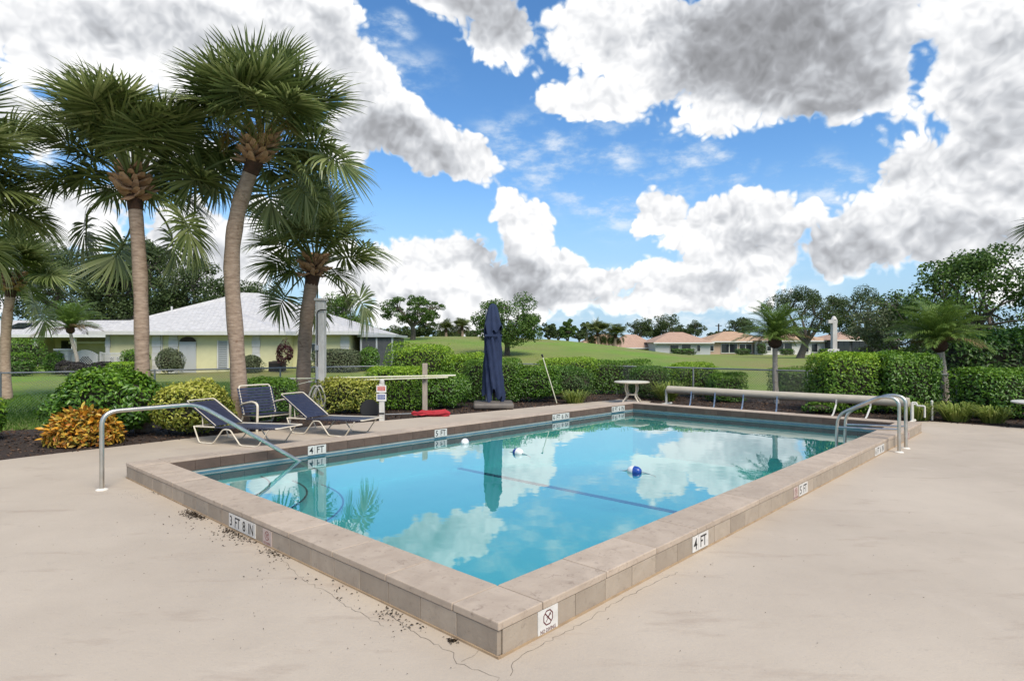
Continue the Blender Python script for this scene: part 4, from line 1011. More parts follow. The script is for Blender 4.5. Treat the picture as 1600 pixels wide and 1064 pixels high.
wp = thing('wooden_post', 'weathered square wooden post that holds the long poles', 'post', (-2.115, 14.9, 0))
MB().box((0, 0, 0.58), (0.115, 0.115, 1.18)).build('post', MAT['wood'], wp, bevel=0.008)
for z in (0.80, 0.90): MB().box((0.0, -0.08, z - 0.03), (0.05, 0.09, 0.02)).build('bracket', MAT['black_metal'], wp)
def pole(label, a, b, r_, mat, name='pool_pole', cat='pole'):
    a, b = Vector(a), Vector(b); t = thing(name, label, cat, a)
    n = 8; d = b - a; pts = [d * (i / n) - Vector((0, 0, 0.10 * (0 if i < n * .4 else 0))) for i in range(n + 1)]
    MB().tube(pts, r_, 8).build('shaft', MAT[mat], t, smooth=True); MB().tube([d * 0.0, d * 0.04], r_ * 1.25, 8).build('grip', MAT['pale_plastic'], t, smooth=True)
    return t
pole('upper of the two long pale yellow poles hung across the posts', PT(449, 592, 14.75), PT(712, 586.5, 14.80), 0.019, 'pole_yellow')
lowp = pole('lower of the two long pale yellow poles hung across the posts', PT(482, 596.5, 14.72), PT(700, 589.5, 14.78), 0.017, 'pole_yellow')
MB().tube([Vector((0, 0, 0)), Vector((-0.12, 0, -0.03)), Vector((-0.26, 0, -0.06)), Vector((-0.33, 0, -0.12)), Vector((-0.36, 0, -0.2))], 0.010, 6).build('hook', MAT['pole_yellow'], lowp, smooth=True)
lean = thing('pool_brush', 'thin pale pole with a black tip leaning on the hedge', 'pole', G(870, 630.5))
tipv = PT(848, 558, 16.75) - G(870, 630.5)
MB().tube([Vector((0, 0, 0.01)), tipv], 0.014, 8).build('shaft', MAT['pole_yellow'], lean, smooth=True)
MB().tube([tipv, tipv * 1.06], 0.026, 8).build('tip', MAT['black_metal'], lean, smooth=True)
rc = thing('red_cloth_bundle', 'rumpled red cloth bundle with a thin rod lying on the deck edge', 'cloth', G(672, 650.5), R(4))
m_ = MB(); n = 40; vs = []
prof = [(0.02, -0.42), (0.055, -0.36), (0.045, -0.28), (0.085, -0.18), (0.07, -0.05), (0.09, 0.10), (0.075, 0.24), (0.09, 0.34), (0.05, 0.43), (0.01, 0.46)]
for i, (r_, x) in enumerate(prof):
    for j in range(n):
        a = 2 * math.pi * j / n; f_ = 1 + 0.22 * math.sin(5 * a + i * 0.9) + 0.14 * math.sin(9 * a - i * 1.3)
        vs.append((x, 1.15 * r_ * f_ * math.cos(a), max(0.004, 0.065 + r_ * f_ * 0.85 * math.sin(a) + 0.012 * math.sin(i * 2.1))))
m_.add(vs, [(i * n + j, i * n + (j + 1) % n, (i + 1) * n + (j + 1) % n, (i + 1) * n + j) for i in range(len(prof) - 1) for j in range(n)])
m_.build('cloth', MAT['red_cloth'], rc, smooth=True, ang=70)
MB().tube([(-1.0, 0.03, 0.05), (-0.35, 0.0, 0.07)], 0.010, 6).build('rod', MAT['alu'], rc, smooth=True)

# ------------------------------------------------------------------ cover reel behind the far coping
cr_ = thing('cover_reel', 'long beige pool cover reel on low stands behind the far coping', 'reel', W(12.6, 0.45), POOL_ANG + math.pi / 2)
LR = 5.5
MB().tube([(0, 0, 0.43), (LR * .3, 0, 0.428), (LR * 0.5, 0, 0.424), (LR * .7, 0, 0.428), (LR, 0, 0.43)], 0.098, 18).build('tube', MAT['reel_tube'], cr_, smooth=True)
for x in (0.0, LR):
    sg = 1 if x > 0 else -1
    s_ = MB().tube([(x + sg * .05, 0, 0.43), (x + sg * .05, 0, 0.06)], 0.032, 8).tube([(x + sg * .05, -0.28, 0.04), (x + sg * .05, 0.28, 0.04)], 0.028, 8)
    s_.build('stand', MAT['pale_plastic'], cr_, smooth=True)
MB().tube(fillet([(-0.05, 0, 0.43), (-0.13, 0, 0.43), (-0.13, 0, 0.62 - 0.25), (-0.27, 0, 0.37), (-0.27, 0, 0.14)], 0.03), 0.018, 8).build('crank', MAT['pale_plastic'], cr_, smooth=True)
for x, dy, l in ((4.78, .1, 1), (4.14, .08, 1), (3.42, .12, 1), (2.62, .05, 1), (1.35, .42, 0), (0.68, .62, 0)):
    y1 = 0.096
    w_ = 0.034
    path = [(y1, 0.43), (y1 + 0.008, 0.30), (y1 + dy * 0.45, 0.12), (y1 + dy, 0.015)]
    vs = []
    for yy, zz in path: vs += [(x - w_ / 2 + (0.03 * (0.43 - zz)), yy, zz), (x + w_ / 2 + (0.03 * (0.43 - zz)), yy, zz)]
    m_ = MB().add(vs, [(2 * i, 2 * i + 1, 2 * i + 3, 2 * i + 2) for i in range(len(path) - 1)])
    o_ = m_.build('strap', MAT['strap_blue'] if l else MAT['pale_plastic'], cr_); so_ = o_.modifiers.new('solid', 'SOLIDIFY'); so_.thickness = 0.004
pp = thing('pipe_stand', 'small white bent pipe stand just right of the cover reel', 'pipe', G(1424, 655.5), R(-20))
MB().tube(fillet([(-0.10, 0, 0), (-0.10, 0, 0.33), (0.09, 0, 0.33), (0.09, 0, 0.12)], 0.03), 0.02, 8).build('pipe', MAT['pale_plastic'], pp, smooth=True)
MB().tube([(0.0, 0, 0.33), (0.0, 0.02, 0.0)], 0.018, 8).build('branch_pipe', MAT['pale_plastic'], pp, smooth=True)
wpost = thing('marker_stake', 'slim white stake standing in the grass by the right palm', 'stake', G(1456, 656.5))
MB().box((0, 0, 0.20), (0.038, 0.038, 0.40)).build('stake', MAT['pale_plastic'], wpost, bevel=0.005)
MB().lathe([(0.026, 0.39), (0.026, 0.41), (0.004, 0.43)], 10).build('cap', MAT['pale_plastic'], wpost)
l2 = thing('lamp_post', 'pale square post with a side arm and white sign behind the right hedge', 'post', (9.45, 18.0, 0))
MB().box((0, 0, 1.18), (0.135, 0.135, 2.36)).build('post', MAT['post_white'], l2, bevel=0.008)
MB().box((-0.06, 0, 2.30), (0.27, 0.14, 0.10)).build('arm', MAT['post_white'], l2, bevel=0.008)
MB().lathe([(0.085, 2.36), (0.06, 2.42), (0.03, 2.46), (0.0, 2.47)], 14).build('finial', MAT['post_white'], l2, smooth=True)
b_ = MB().box((-0.06, -0.09, 1.37), (0.34, 0.012, 0.26)).build('sign_board', MAT['sign_white'], l2, bevel=0.003)
m_ = MB(); rr = random.Random(8)
for row in range(2):
    x = -0.15
    while x < 0.03: w_ = rr.uniform(0.015, 0.035); m_.box((x, -0.0975, 1.44 - row * 0.09), (w_, 0.002, 0.025)); x += w_ + 0.012
m_.build('faint_lettering', MAT['alu'], b_)

# ------------------------------------------------------------------ chain link fence
def fence(label, pts, h, spacing, z=-0.03):
    t = thing('chain_link_fence', label, 'fence', (pts[0][0], pts[0][1], z)); o = Vector(pts[0]).to_3d(); ws_ = MB(); q = [Vector(p).to_3d() - o for p in pts]
    MB().tube([p + Vector((0, 0, h)) for p in q], 0.021, 8).build('top_rail', MAT['galv'], t, smooth=True)
    for a, b in zip(q, q[1:]):
        d = b - a; n = max(1, round(d.length / spacing)); u_ = d.normalized()
        for k in range(n + 1):
            if k == n and b != q[-1]: continue
            MB().tube([a + d * (k / n), a + d * (k / n) + Vector((0, 0, h + 0.03))], 0.025, 8).build('fence_post', MAT['galv'], t, smooth=True)
        m_ = int(d.length / 0.07)
        for k in range(m_):
            for sg in (1, -1):
                x0_ = k * 0.07; x1_ = x0_ + sg * (h - 0.06)
                lo, hi = Vector((0, 0, 0.04)), Vector((0, 0, h - 0.01)); pa, pb = a + u_ * x0_ + lo, a + u_ * x1_ + hi
                if x1_ < 0 or x1_ > d.length: continue
                ws_.add([pa, pa + u_ * 0.006, pb + u_ * 0.006, pb], [(0, 1, 2, 3)])
    tag(ws_.build('wire_mesh', MAT['galv'], t), kind='stuff'); return t
fence('grey chain link fence across the lawn in front of the lime house', [(-19, 10.4), (-12.1, 14.5), (-4.06, 19.5), (-0.6, 23.6)], 0.98, 2.8)
fence('grey chain link fence behind the reel along the golf course', [(-0.6, 23.7), (5.5, 18.6), (10.3, 14.2), (14.5, 10.4)], 0.95, 2.8)

# ------------------------------------------------------------------ litter on the deck
rng = np.random.default_rng(77); LP = []; LN = []; LS = []
def scatter(px, py, rx, ry, n, lo, hi):
    for _ in range(n):
        x, y = px + rng.normal() * rx, py + rng.normal() * ry
        if y < 560: continue
        g_ = G(x, y); rel = g_ - P0; l_, s_ = rel.dot(EL), rel.dot(ES)
        if -0.015 < l_ and s_ > -0.015: continue
        LP.append((g_.x, g_.y, rng.uniform(0.003, 0.008))); LN.append((*rng.normal(0, .3, 2), 1)); LS.append(rng.uniform(lo, hi))
for a in ((303, 803, 9, 4, 100), (318, 806, 8, 3, 50), (372, 826, 13, 6, 150), (395, 838, 10, 5, 60), (360, 834, 18, 8, 60), (440, 860, 13, 5, 110), (455, 866, 7, 3, 40), (246, 769, 4, 2, 16),
          (560, 928, 30, 14, 34), (520, 905, 30, 12, 30), (430, 880, 40, 16, 36), (320, 815, 40, 14, 40), (612, 958, 14, 6, 60), (650, 975, 16, 6, 40), (708, 1000, 6, 3, 20)):
    scatter(a[0], a[1], a[2], a[3], int(a[4] * (4.6 if a[2] < 14 else 1.0)), 0.005, 0.028)
scatter(215, 775, 12, 4, 40, 0.004, 0.012); scatter(300, 880, 150, 70, 90, 0.004, 0.014); scatter(1200, 860, 190, 70, 50, 0.005, 0.016); scatter(640, 1000, 60, 30, 40, 0.004, 0.012)
v, f = leaf_arrays(np.array(LP), np.array(LN), np.array(LS), 0.42, rng, 0.14)
tag(np_mesh('leaf_litter', v, f, MAT['litter']), 'dark dry seeds and leaf bits swept against the near coping', 'litter', kind='stuff')

# ------------------------------------------------------------------ palms
def fan_frond(name, seed, pet=0.85, blade=0.95, nl=58, bend=0.5, limp=0.55):
    """one fan leaf: stalk along +X that bows down, then a folded fan of narrow split segments"""
    rg = random.Random(seed); V = []; F = []
    def centre(s):            # point and slope angle along the arching midrib
        th = -bend * (s / (pet + blade * 0.5)) ** 1.6
        return th
    pts = [Vector((0, 0, 0))]; ang = []; ds = 0.05; s = 0.0; tot = pet + blade * 0.45
    while s < tot:
        a = centre(s); ang.append(a); p = pts[-1]; pts.append(p + Vector((math.cos(a), 0, math.sin(a))) * ds); s += ds
    ang.append(ang[-1])
    def at(s):
        i = min(len(pts) - 1, max(0, int(s / ds))); return pts[i], ang[min(i, len(ang) - 1)]
    # stalk
    k = int(pet / ds); st = MB().tube([pts[i] for i in range(0, k + 1, max(1, k // 4))] + [at(tot)[0]], [0.022] * (len(range(0, k + 1, max(1, k // 4)))) + [0.006], 4)
    V += st.v; F += st.f
    for i in range(nl):
        t = -1 + 2 * (i + 0.5) / nl; at_ = abs(t)
        s0 = pet + blade * 0.42 * (1 - at_) ** 0.9; p, a = at(s0)
        phi = math.copysign(at_ ** 0.9, t) * R(128) + rg.gauss(0, 0.035)
        Lf = blade * (1.0 - 0.30 * at_ ** 2) * rg.uniform(0.86, 1.06) * (0.80 if at_ < .15 else 1)
        fx = Vector((math.cos(a), 0, math.sin(a))); up = Vector((-math.sin(a), 0, math.cos(a))); sy = Vector((0, 1, 0))
        d = fx * math.cos(phi) + sy * math.sin(phi) + up * (0.28 * at_ + rg.gauss(0, 0.05)); d.normalize()
        sd = d.cross(up).normalized(); w0 = 0.021; lim = limp * rg.uniform(0.6, 1.5)
        rows = []
        cur = p.copy(); dirn = d.copy(); prev = 0.0
        for (u, w_) in ((0.0, 0.6), (0.35, 1.0), (0.62, 0.72), (0.84, 0.38), (1.0, 0.0)):
            cur = cur + dirn * (Lf * (u - prev)); prev = u
            rows.append((cur.copy(), w_))
            dirn = (dirn + Vector((0, 0, -lim * (0.12 + 0.85 * u * u)))).normalized()
        b0 = len(V)
        for q, w_ in rows[:-1]: V.append(tuple(q + sd * w0 * w_)); V.append(tuple(q - sd * w0 * w_))
        V.append(tuple(rows[-1][0]))
        for r_ in range(len(rows) - 2): F.append((b0 + 2 * r_, b0 + 2 * r_ + 1, b0 + 2 * r_ + 3, b0 + 2 * r_ + 2))
        e_ = b0 + 2 * (len(rows) - 2); F.append((e_, e_ + 1, e_ + 2))
    me = bpy.data.meshes.new(name); me.from_pydata(V, [], F); me.update(); me.materials.append(MAT['frond']); return me
FAN = {'up': [fan_frond('frond', 10 + k, 0.70 + 0.14 * k, 0.92, bend=0.22 + 0.14 * k, limp=0.26 + .07 * k) for k in range(4)],
       'mid': [fan_frond('frond', 20 + k, 0.62 + 0.13 * k, 0.86, bend=0.60 + 0.12 * k, limp=0.40 + .08 * k) for k in range(5)],
       'low': [fan_frond('frond', 30 + k, 1.0 + 0.1 * k, 0.88, bend=1.0 + 0.2 * k, limp=0.62) for k in range(3)]}
BOOT = MB().add([(0, -.055, 0), (0, .055, 0), (0, .045, .05), (0, -.045, .05), (.12, -.045, .10), (.12, .045, .10), (.11, .035, .145), (.11, -.035, .145), (.17, -.022, .20), (.17, .022, .20)],
                [(0, 1, 5, 4), (1, 2, 6, 5), (2, 3, 7, 6), (3, 0, 4, 7), (4, 5, 9, 8), (6, 7, 8, 9), (5, 6, 9), (7, 4, 8)]).mesh('boot')
BOOT.materials.append(MAT['boot'])
def sabal(label, trunk, r0, nf=42, size=1.0, seed=1, spread=(82, -58), group='tall cabbage palms beside the pool', boots=56, dry=0, fruit=0, head=0.55, hang=(), trim=True):
    """trunk: world points from the ground to the crown"""
    rg = random.Random(seed); b = Vector(trunk[0]); t = thing('cabbage_palm', label, 'palm', b, 0, group)
    q = [Vector(p) - b for p in trunk]; path = []
    for i in range(len(q) - 1):
        for k in range(6):
            u = k / 6; p0, p1, p2, p3 = q[max(0, i - 1)], q[i], q[i + 1], q[min(len(q) - 1, i + 2)]
            path.append(0.5 * ((2 * p1) + (p2 - p0) * u + (2 * p0 - 5 * p1 + 4 * p2 - p3) * u * u + (3 * p1 - p0 - 3 * p2 + p3) * u ** 3))
    path.append(q[-1]); n = len(path)
    tr = MB().tube([p + Vector((0, 0, -0.2 if i == 0 else 0)) for i, p in enumerate(path)], [r0 * (1.18 - 0.22 * min(1, i / 5) + 0.05 * math.sin(i * 1.7)) * (1 if i < n - 4 else 0.95) for i in range(n)], 16).build('trunk', MAT['palm_bark'], t, smooth=True)
    top = path[-1]; ax = (path[-1] - path[-3]).normalized()
    hd = MB().tube([top - ax * 0.25, top, top + ax * 0.3, top + ax * head * size], [r0 * .96, r0 * 1.05, r0 * 0.95, r0 * 0.4], 12).build('crown_shaft', MAT['fibre'], t, smooth=True)
    for k in range(boots):
        a = k * 2.399963 + rg.uniform(-.15, .15); z = (k / boots) * 0.50 * size
        o = obj('boot', BOOT, None, t); c = top + ax * (z - 0.06)
        o.location = c + Vector((math.cos(a), math.sin(a), 0)) * r0 * 0.82; o.rotation_euler = (rg.gauss(0, .25), R(10) + rg.gauss(0, 0.25), a)
        s_ = rg.uniform(1.0, 1.5); o.scale = (s_ * 1.05, s_ * 1.15, s_ * 0.72)
    c0 = top + ax * (head * size * 0.75)
    for k in range(nf):
        f_ = k / (nf - 1); el = math.degrees(math.asin(math.sin(R(spread[0])) + (math.sin(R(spread[1])) - math.sin(R(spread[0]))) * f_)) + rg.gauss(0, 8); az = k * 2.399963 + rg.gauss(0, 0.3)
        if k >= nf - len(hang): az, el = R(hang[nf - 1 - k][0]), hang[nf - 1 - k][1]
        if trim and math.cos(az + math.pi / 2) > 0.25 and el < 40: el = 40 + rg.uniform(0, 14)
        kind = 'up' if el > 44 else ('mid' if el > 2 else 'low')
        o = obj('frond', rg.choice(FAN[kind]), None, t); sc_ = size * rg.uniform(0.86, 1.14)
        o.location = c0 - ax * (0.28 * size * f_) + Vector((math.cos(az), math.sin(az), 0)) * 0.05
        o.rotation_euler = (rg.gauss(0, 0.45), -R(el), az); o.scale = (sc_, sc_, sc_)
        if nf - dry - len(hang) <= k < nf - len(hang):
            o.material_slots[0].link = 'OBJECT'; o.material_slots[0].material = MAT['frond_dry']; o.scale = (sc_ * .72,) * 3
    for k in range(fruit):
        a = rg.uniform(0, 6.28) if k else -1.2; m_ = MB(); m_.tube([(0, 0, 0), (.4, 0, .25), (.75, 0, .1)], [.016, .012, .006], 4)
        for j in range(70):
            u = rg.uniform(.35, 1); p = Vector((.4 + .38 * u, rg.gauss(0, .09), .25 - .18 * u + rg.gauss(0, .08))); e_ = p + Vector((rg.gauss(.04, .07), rg.gauss(0, .08), -rg.uniform(.04, .22)))
            m_.tube([p, e_], [.007, .004], 3, cap=False)
        o = m_.build('fruit_stalk', MAT['fruit'], t); o.location = c0; o.rotation_euler = (0, rg.uniform(-.2, .3), a)
    return t
sabal('cabbage palm with the thickest dark trunk band, second from the left edge', [PT(224, 672, 11.5), PT(222, 560, 11.5), PT(219, 430, 11.5), PT(210, 308, 11.5)], 0.130, 52, 1.08, seed=3, spread=(88, 4), hang=((-12, -12), (8, -22), (178, -15), (60, -35), (118, -38), (200, -2)))
sabal('tallest cabbage palm, its trunk bent to the right, beside the loungers', [PT(376, 668, 12.0), PT(371, 560, 12.0), PT(362, 420, 11.9), PT(372, 330, 11.8), PT(398, 252, 11.7)], 0.150, 56, 1.02, seed=8, fruit=3, spread=(88, 4), hang=((-8, -8), (12, -20), (40, -30), (172, -5)))
sabal('shortest of the tall cabbage palms, next to the square white post', [PT(473, 640, 15.3), PT(475, 560, 15.3), PT(480, 490, 15.3), PT(489, 430, 15.3)], 0.172, 40, 1.04, seed=5, spread=(82, 10), hang=((-5, -16), (15, -30), (180, -12), (165, -34), (95, -40)))
sabal('cabbage palm cut off by the left edge, fronds hanging into the picture', [G(-140, 672), PT(-125, 520, 11.0), PT(-112, 400, 10.9), PT(-100, 330, 10.8)], 0.135, 46, 1.06, seed=12, spread=(76, 5), hang=((-20, -14), (5, -22), (-45, -28)))
sabal('more distant cabbage palm at the left edge with a plain pale trunk', [G(10, 622), PT(8, 560, 18.8), PT(11, 500, 18.8), PT(18, 452, 18.8)], 0.14, 46, 0.95, seed=21, spread=(80, 5), hang=((-10, -20), (10, -35), (-30, -40)))
sabal('cabbage palm mostly outside the right edge, only frond tips showing', [(14.3, 14.6, 0), (14.4, 14.6, 2), (14.45, 14.6, 4.3)], 0.14, 46, 1.05, seed=31, spread=(75, 0), hang=((175, -18), (195, -30), (165, -40)))
sabal('left of the two distant round headed palms on the mound', [PT(697, 531, 96), PT(697, 524, 96), PT(697, 517, 96)], 0.22, 60, 0.86, seed=41, spread=(88, -35), group='distant palms on the golf course', boots=0, dry=0)
sabal('right of the two distant round headed palms on the mound', [PT(722, 531, 96), PT(722.5, 522, 96), PT(722, 514, 96)], 0.22, 60, 0.88, seed=42, spread=(88, -35), group='distant palms on the golf course', boots=0, dry=4)
sabal('bushy distant palm, left one before the far peach roofs', [PT(936, 540, 88), PT(935, 531, 88), PT(934, 523, 88)], 0.22, 64, 1.1, seed=43, spread=(88, -45), group='distant palms on the golf course', boots=0, dry=3)
sabal('bushy distant palm, right one before the far peach roofs', [PT(961, 541, 88), PT(961, 533, 88), PT(961.5, 526, 88)], 0.22, 60, 0.95, seed=44, spread=(88, -45), group='distant palms on the golf course', boots=0, dry=2)

def feather_frond(name, seed, Lf=1.35, droop=1.25, nl=44, ll=0.30, rise=0.0):
    rg = random.Random(seed); V = []; F = []; pts = []; p = Vector((0, 0, 0)); n = 22
    for i in range(n + 1):
        u = i / n; a = rise - droop * u ** 1.35; pts.append((p.copy(), a)); p = p + Vector((math.cos(a), 0, math.sin(a))) * (Lf / n)
    st = MB().tube([q for q, _ in pts[::4]] + [pts[-1][0]], [0.014 * (1 - 0.13 * i) for i in range(len(pts[::4]) + 1)], 4); V += st.v; F += st.f
    for i in range(nl):
        u = 0.10 + 0.90 * i / nl; q, a = pts[min(n, int(u * n))]
        for sg in (-1, 1):
            fx = Vector((math.cos(a), 0, math.sin(a))); up = Vector((-math.sin(a), 0, math.cos(a))); sy = Vector((0, sg, 0))
            d = (fx * 0.75 + sy * (1.0 - 0.45 * u) + up * rg.uniform(0.0, 0.35)).normalized(); Lq = ll * (0.55 + 0.9 * math.sin(math.pi * min(1, u * 0.9 + 0.08))) * rg.uniform(.85, 1.1) * 0.85
            sd = d.cross(up).normalized() * 0.0075; m_ = q + d * Lq * 0.55; e_ = m_ + (d + Vector((0, 0, -0.75 * rg.uniform(.6, 1.4)))).normalized() * Lq * 0.45
            b0 = len(V); V += [tuple(q + sd * .6), tuple(q - sd * .6), tuple(m_ - sd), tuple(m_ + sd), tuple(e_)]; F += [(b0, b0 + 1, b0 + 2, b0 + 3), (b0 + 3, b0 + 2, b0 + 4)]
    me = bpy.data.meshes.new(name); me.from_pydata(V, [], F); me.update(); me.materials.append(MAT['date_frond']); return me
FEA = [feather_frond('frond', 50 + k, 1.35, 0.75 + 0.22 * k, nl=60) for k in range(5)]
def date_palm(label, trunk, r0, size, nf=44, seed=1, boss=0.16, spread=(92, 10), dry=2, group='slender date palms'):
    rg = random.Random(seed); b = Vector(trunk[0]); t = thing('date_palm', label, 'palm', b, 0, group); q = [Vector(p) - b for p in trunk]
    pth = fillet(q, 0.4, 4); MB().tube(pth, [r0 * (1.15 - 0.2 * i / len(pth)) * (1 + 0.06 * math.sin(i * 2.3)) for i in range(len(pth))], 10).build('trunk', MAT['slim_palm_bark'], t, smooth=True)
    top = q[-1]; MB().lathe([(r0 * .9, -boss * 1.0), (boss * .95, -boss * .55), (boss * 1.1, 0), (boss * .9, boss * .8), (boss * .45, boss * 1.6), (0.01, boss * 1.9)], 14, top).build('crown_shaft', MAT['fibre'], t, smooth=True)
    for k in range(nf):
        f_ = k / (nf - 1); el = spread[0] + (spread[1] - spread[0]) * f_ + rg.gauss(0, 5); az = k * 2.399963
        o = obj('frond', FEA[min(4, int((1 - f_) * 2.9 + rg.uniform(0, 2)))], None, t); s_ = size * rg.uniform(.88, 1.1)
        o.location = top + Vector((0, 0, boss * (1.3 - 0.9 * f_))); o.rotation_euler = (rg.gauss(0, .25), -R(el), az); o.scale = (s_,) * 3
        if k >= nf - dry: o.material_slots[0].link = 'OBJECT'; o.material_slots[0].material = MAT['frond_dry']
    return t
date_palm('slender date palm in front of the far houses, behind the reel', [G(1213, 630), PT(1211, 590, 17.0), PT(1211, 535, 17.0)], 0.068, 0.80, 54, seed=3, boss=0.17)
date_palm('slender date palm beside the tall right hedge', [PT(1478, 652, 15.2), PT(1477, 600, 15.2), PT(1468, 540, 15.2)], 0.085, 0.88, 58, seed=7, boss=0.17)
date_palm('small date palm with curved trunk in front of the lime house', [PT(121, 583, 33.5), PT(121, 560, 33.5), PT(112, 532, 33.5), PT(110, 516, 33.5)], 0.085, 1.28, 44, seed=9, boss=0.2, dry=5)

# ------------------------------------------------------------------ shrubs and hedges
H, HB, HD, VG = MAT['hedge'], MAT['hedge_bright'], MAT['hedge_dark'], MAT['variegated']
bush('large leafy green shrub behind the orange croton', (-7.25, 11.0, 0), (2.0, 1.4, 1.25), H, 0.10, 6500, 'round', 0.48, 1, 0.16, stray=0.06, upleaf=.3)
bush('rounded yellow-green variegated shrub beside the first lounger', (-5.82, 11.15, 0), (1.45, 1.2, 0.93), VG, 0.082, 5600, 'round', 0.46, 2, 0.20, stray=.06)
bush('small dark green clipped shrub behind the patio chair', (-5.25, 13.2, 0), (1.25, 1.0, 0.90), H, 0.05, 6500, 'soft', 0.5, 3, 0.10)
bush('yellow-green variegated shrub behind the square white post', (-4.0, 14.75, 0), (1.45, 0.9, 0.83), VG, 0.078, 4600, 'soft', 0.46, 4, 0.2, stray=.05)
bush('tall bright green clipped hedge left of the wooden post', (-2.9, 15.6, 0), (1.5, 1.0, 1.06), HB, 0.06, 8000, 'box', 0.5, 5, 0.08)
bush('loose green shrub right of the wooden post', (-1.75, 15.9, 0), (1.45, 1.1, 0.95), H, 0.07, 7000, 'round', 0.5, 6, 0.2, stray=.05)
bush('big rounded bright shrub behind the clipped hedge', (-2.9, 19.6, 0), (2.4, 1.6, 1.66), HB, 0.07, 9000, 'soft', 0.5, 7, 0.14)
bush('loose bright shrub left of the parasol, in the back row', (-1.35, 19.4, 0), (2.2, 1.3, 1.42), HB, 0.075, 7500, 'round', 0.5, 8, 0.22, stray=.06)
bush('dark clipped hedge close behind the parasol', (-0.55, 17.6, 0), (1.7, 1.0, 1.22), H, 0.055, 9000, 'box', 0.5, 9, 0.06)
bush('loose low shrub just right of the parasol', (0.62, 17.6, 0), (1.9, 1.1, 1.05), H, 0.07, 8500, 'round', 0.5, 10, 0.2, stray=.05)
bush('grey-green shrub where the thin pole leans', (1.65, 18.6, 0), (1.9, 1.1, 0.98), MAT['hedge_dark'], 0.06, 7000, 'round', 0.45, 11, 0.2, stray=.05)
bush('bright topped hedge left of the side table', (1.75, 20.4, 0), (2.1, 1.1, 1.20), HB, 0.06, 8500, 'soft', 0.5, 12, 0.14)
bush('dark clipped hedge behind the side table', (3.55, 20.6, 0), (2.2, 1.0, 1.10), H, 0.06, 8500, 'box', 0.5, 13, 0.09)
bush('rounded dark shrub just right of the side table', (4.25, 18.9, 0), (1.25, 1.0, 0.98), HD, 0.06, 5500, 'soft', 0.35, 14, 0.1)
bush('broad bright green hedge behind the left end of the reel', (5.75, 19.4, 0), (1.9, 1.1, 1.06), HB, 0.055, 8000, 'soft', 0.5, 15, 0.14)
bush('low clipped hedge behind the middle of the reel', (6.15, 17.6, 0), (1.0, 0.8, 0.80), H, 0.05, 5000, 'box', 0.5, 16, 0.1)
bush('low clipped hedge just right of the palm behind the reel', (8.45, 18.3, 0), (1.45, 0.9, 0.92), H, 0.05, 6000, 'box', 0.5, 17, 0.08)
bush('tall glossy clipped hedge behind the ladder, its left half', (8.25, 15.0, 0), (1.75, 1.3, 1.42), HB, 0.075, 9500, 'box', 0.5, 18, 0.08, stray=.03)
bush('tall glossy clipped hedge behind the ladder, its darker right half', (9.32, 14.7, 0), (1.35, 1.3, 1.42), H, 0.075, 8000, 'box', 0.5, 19, 0.08)
bush('dense glossy hedge at the right edge below the big tree', (11.1, 13.7, 0), (2.2, 1.4, 1.12), H, 0.085, 9000, 'soft', 0.5, 20, 0.12)
bush('large leaved shrub between the right hedge and the big tree', (13.0, 16.6, 0), (3.2, 1.6, 1.95), HD, 0.13, 6000, 'soft', 0.55, 22, 0.16)
bush('small plant cut off by the left edge of the picture', (-8.95, 10.3, 0), (0.75, 0.7, 0.78), HB, 0.09, 1200, 'round', 0.4, 23, 0.2, stray=.1)
bush('sparse low weed growing in the mulch under the reel', (7.35, 14.6, 0), (1.0, 0.6, 0.26), H, 0.06, 1200, 'round', 0.5, 24, 0.3)

# orange croton: big leaves, one by one
ct = thing('croton', 'low croton with glowing orange and yellow leaves by the handrail', 'shrub', (-6.98, 10.0, 0)); rg = random.Random(4)
CL = []
for nm in ('croton1', 'croton2', 'croton3'):
    V = [(0, 0, 0), (.06, .040, .012), (.06, -.040, .012), (.13, .048, .012), (.13, -.048, .012), (.19, .030, -.006), (.19, -.030, -.006), (.235, 0, -.03), (.06, 0, 0), (.13, 0, 0), (.2, 0, -.012)]
    F = [(0, 8, 1), (0, 2, 8), (1, 8, 9, 3), (8, 2, 4, 9), (3, 9, 10, 5), (9, 4, 6, 10), (5, 10, 7), (10, 6, 7)]
    me = MB().add(V, F).mesh('leaf'); me.materials.append(MAT[nm]); CL.append(me)
for k in range(290):
    a = rg.uniform(0, 6.28); e = rg.uniform(0.0, 1.0) ** 0.8; el = math.asin(min(1, e)); rr = rg.uniform(0.82, 1.05)
    px_ = 0.56 * math.cos(a) * math.cos(el) * rr; py_ = 0.46 * math.sin(a) * math.cos(el) * rr; pz = 0.10 + 0.46 * math.sin(el) * rr
    o = obj('leaf', CL[0 if rg.random() < .36 else (1 if rg.random() < .6 else 2)], None, ct); o.location = (px_ * .95, py_ * .95, pz * .95)
    o.rotation_euler = (rg.gauss(0, .5), -R(rg.uniform(-5, 55) * (0.5 + e)), a + rg.gauss(0, .5)); s_ = rg.uniform(0.48, 0.70); o.scale = (s_,) * 3
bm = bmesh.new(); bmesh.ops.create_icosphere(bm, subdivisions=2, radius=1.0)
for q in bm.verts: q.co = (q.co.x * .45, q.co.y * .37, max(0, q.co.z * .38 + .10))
me = bpy.data.meshes.new('twigs_or_shade_core'); bm.to_mesh(me); bm.free(); obj('twigs_or_shade_core', me, MAT['core_shade'], ct)  # solid dark core, coloured as the shade under the croton leaves
rngk = np.random.default_rng(5); d_ = sphere_dirs(3000, rngk); d_ = d_[d_[:, 2] > -.2]; p_ = d_ * np.array([.58, .48, .48]) * rngk.uniform(.75, 1.0, (len(d_), 1)) + np.array([0, 0, .10]); p_[:, 2] = np.maximum(p_[:, 2], .02)
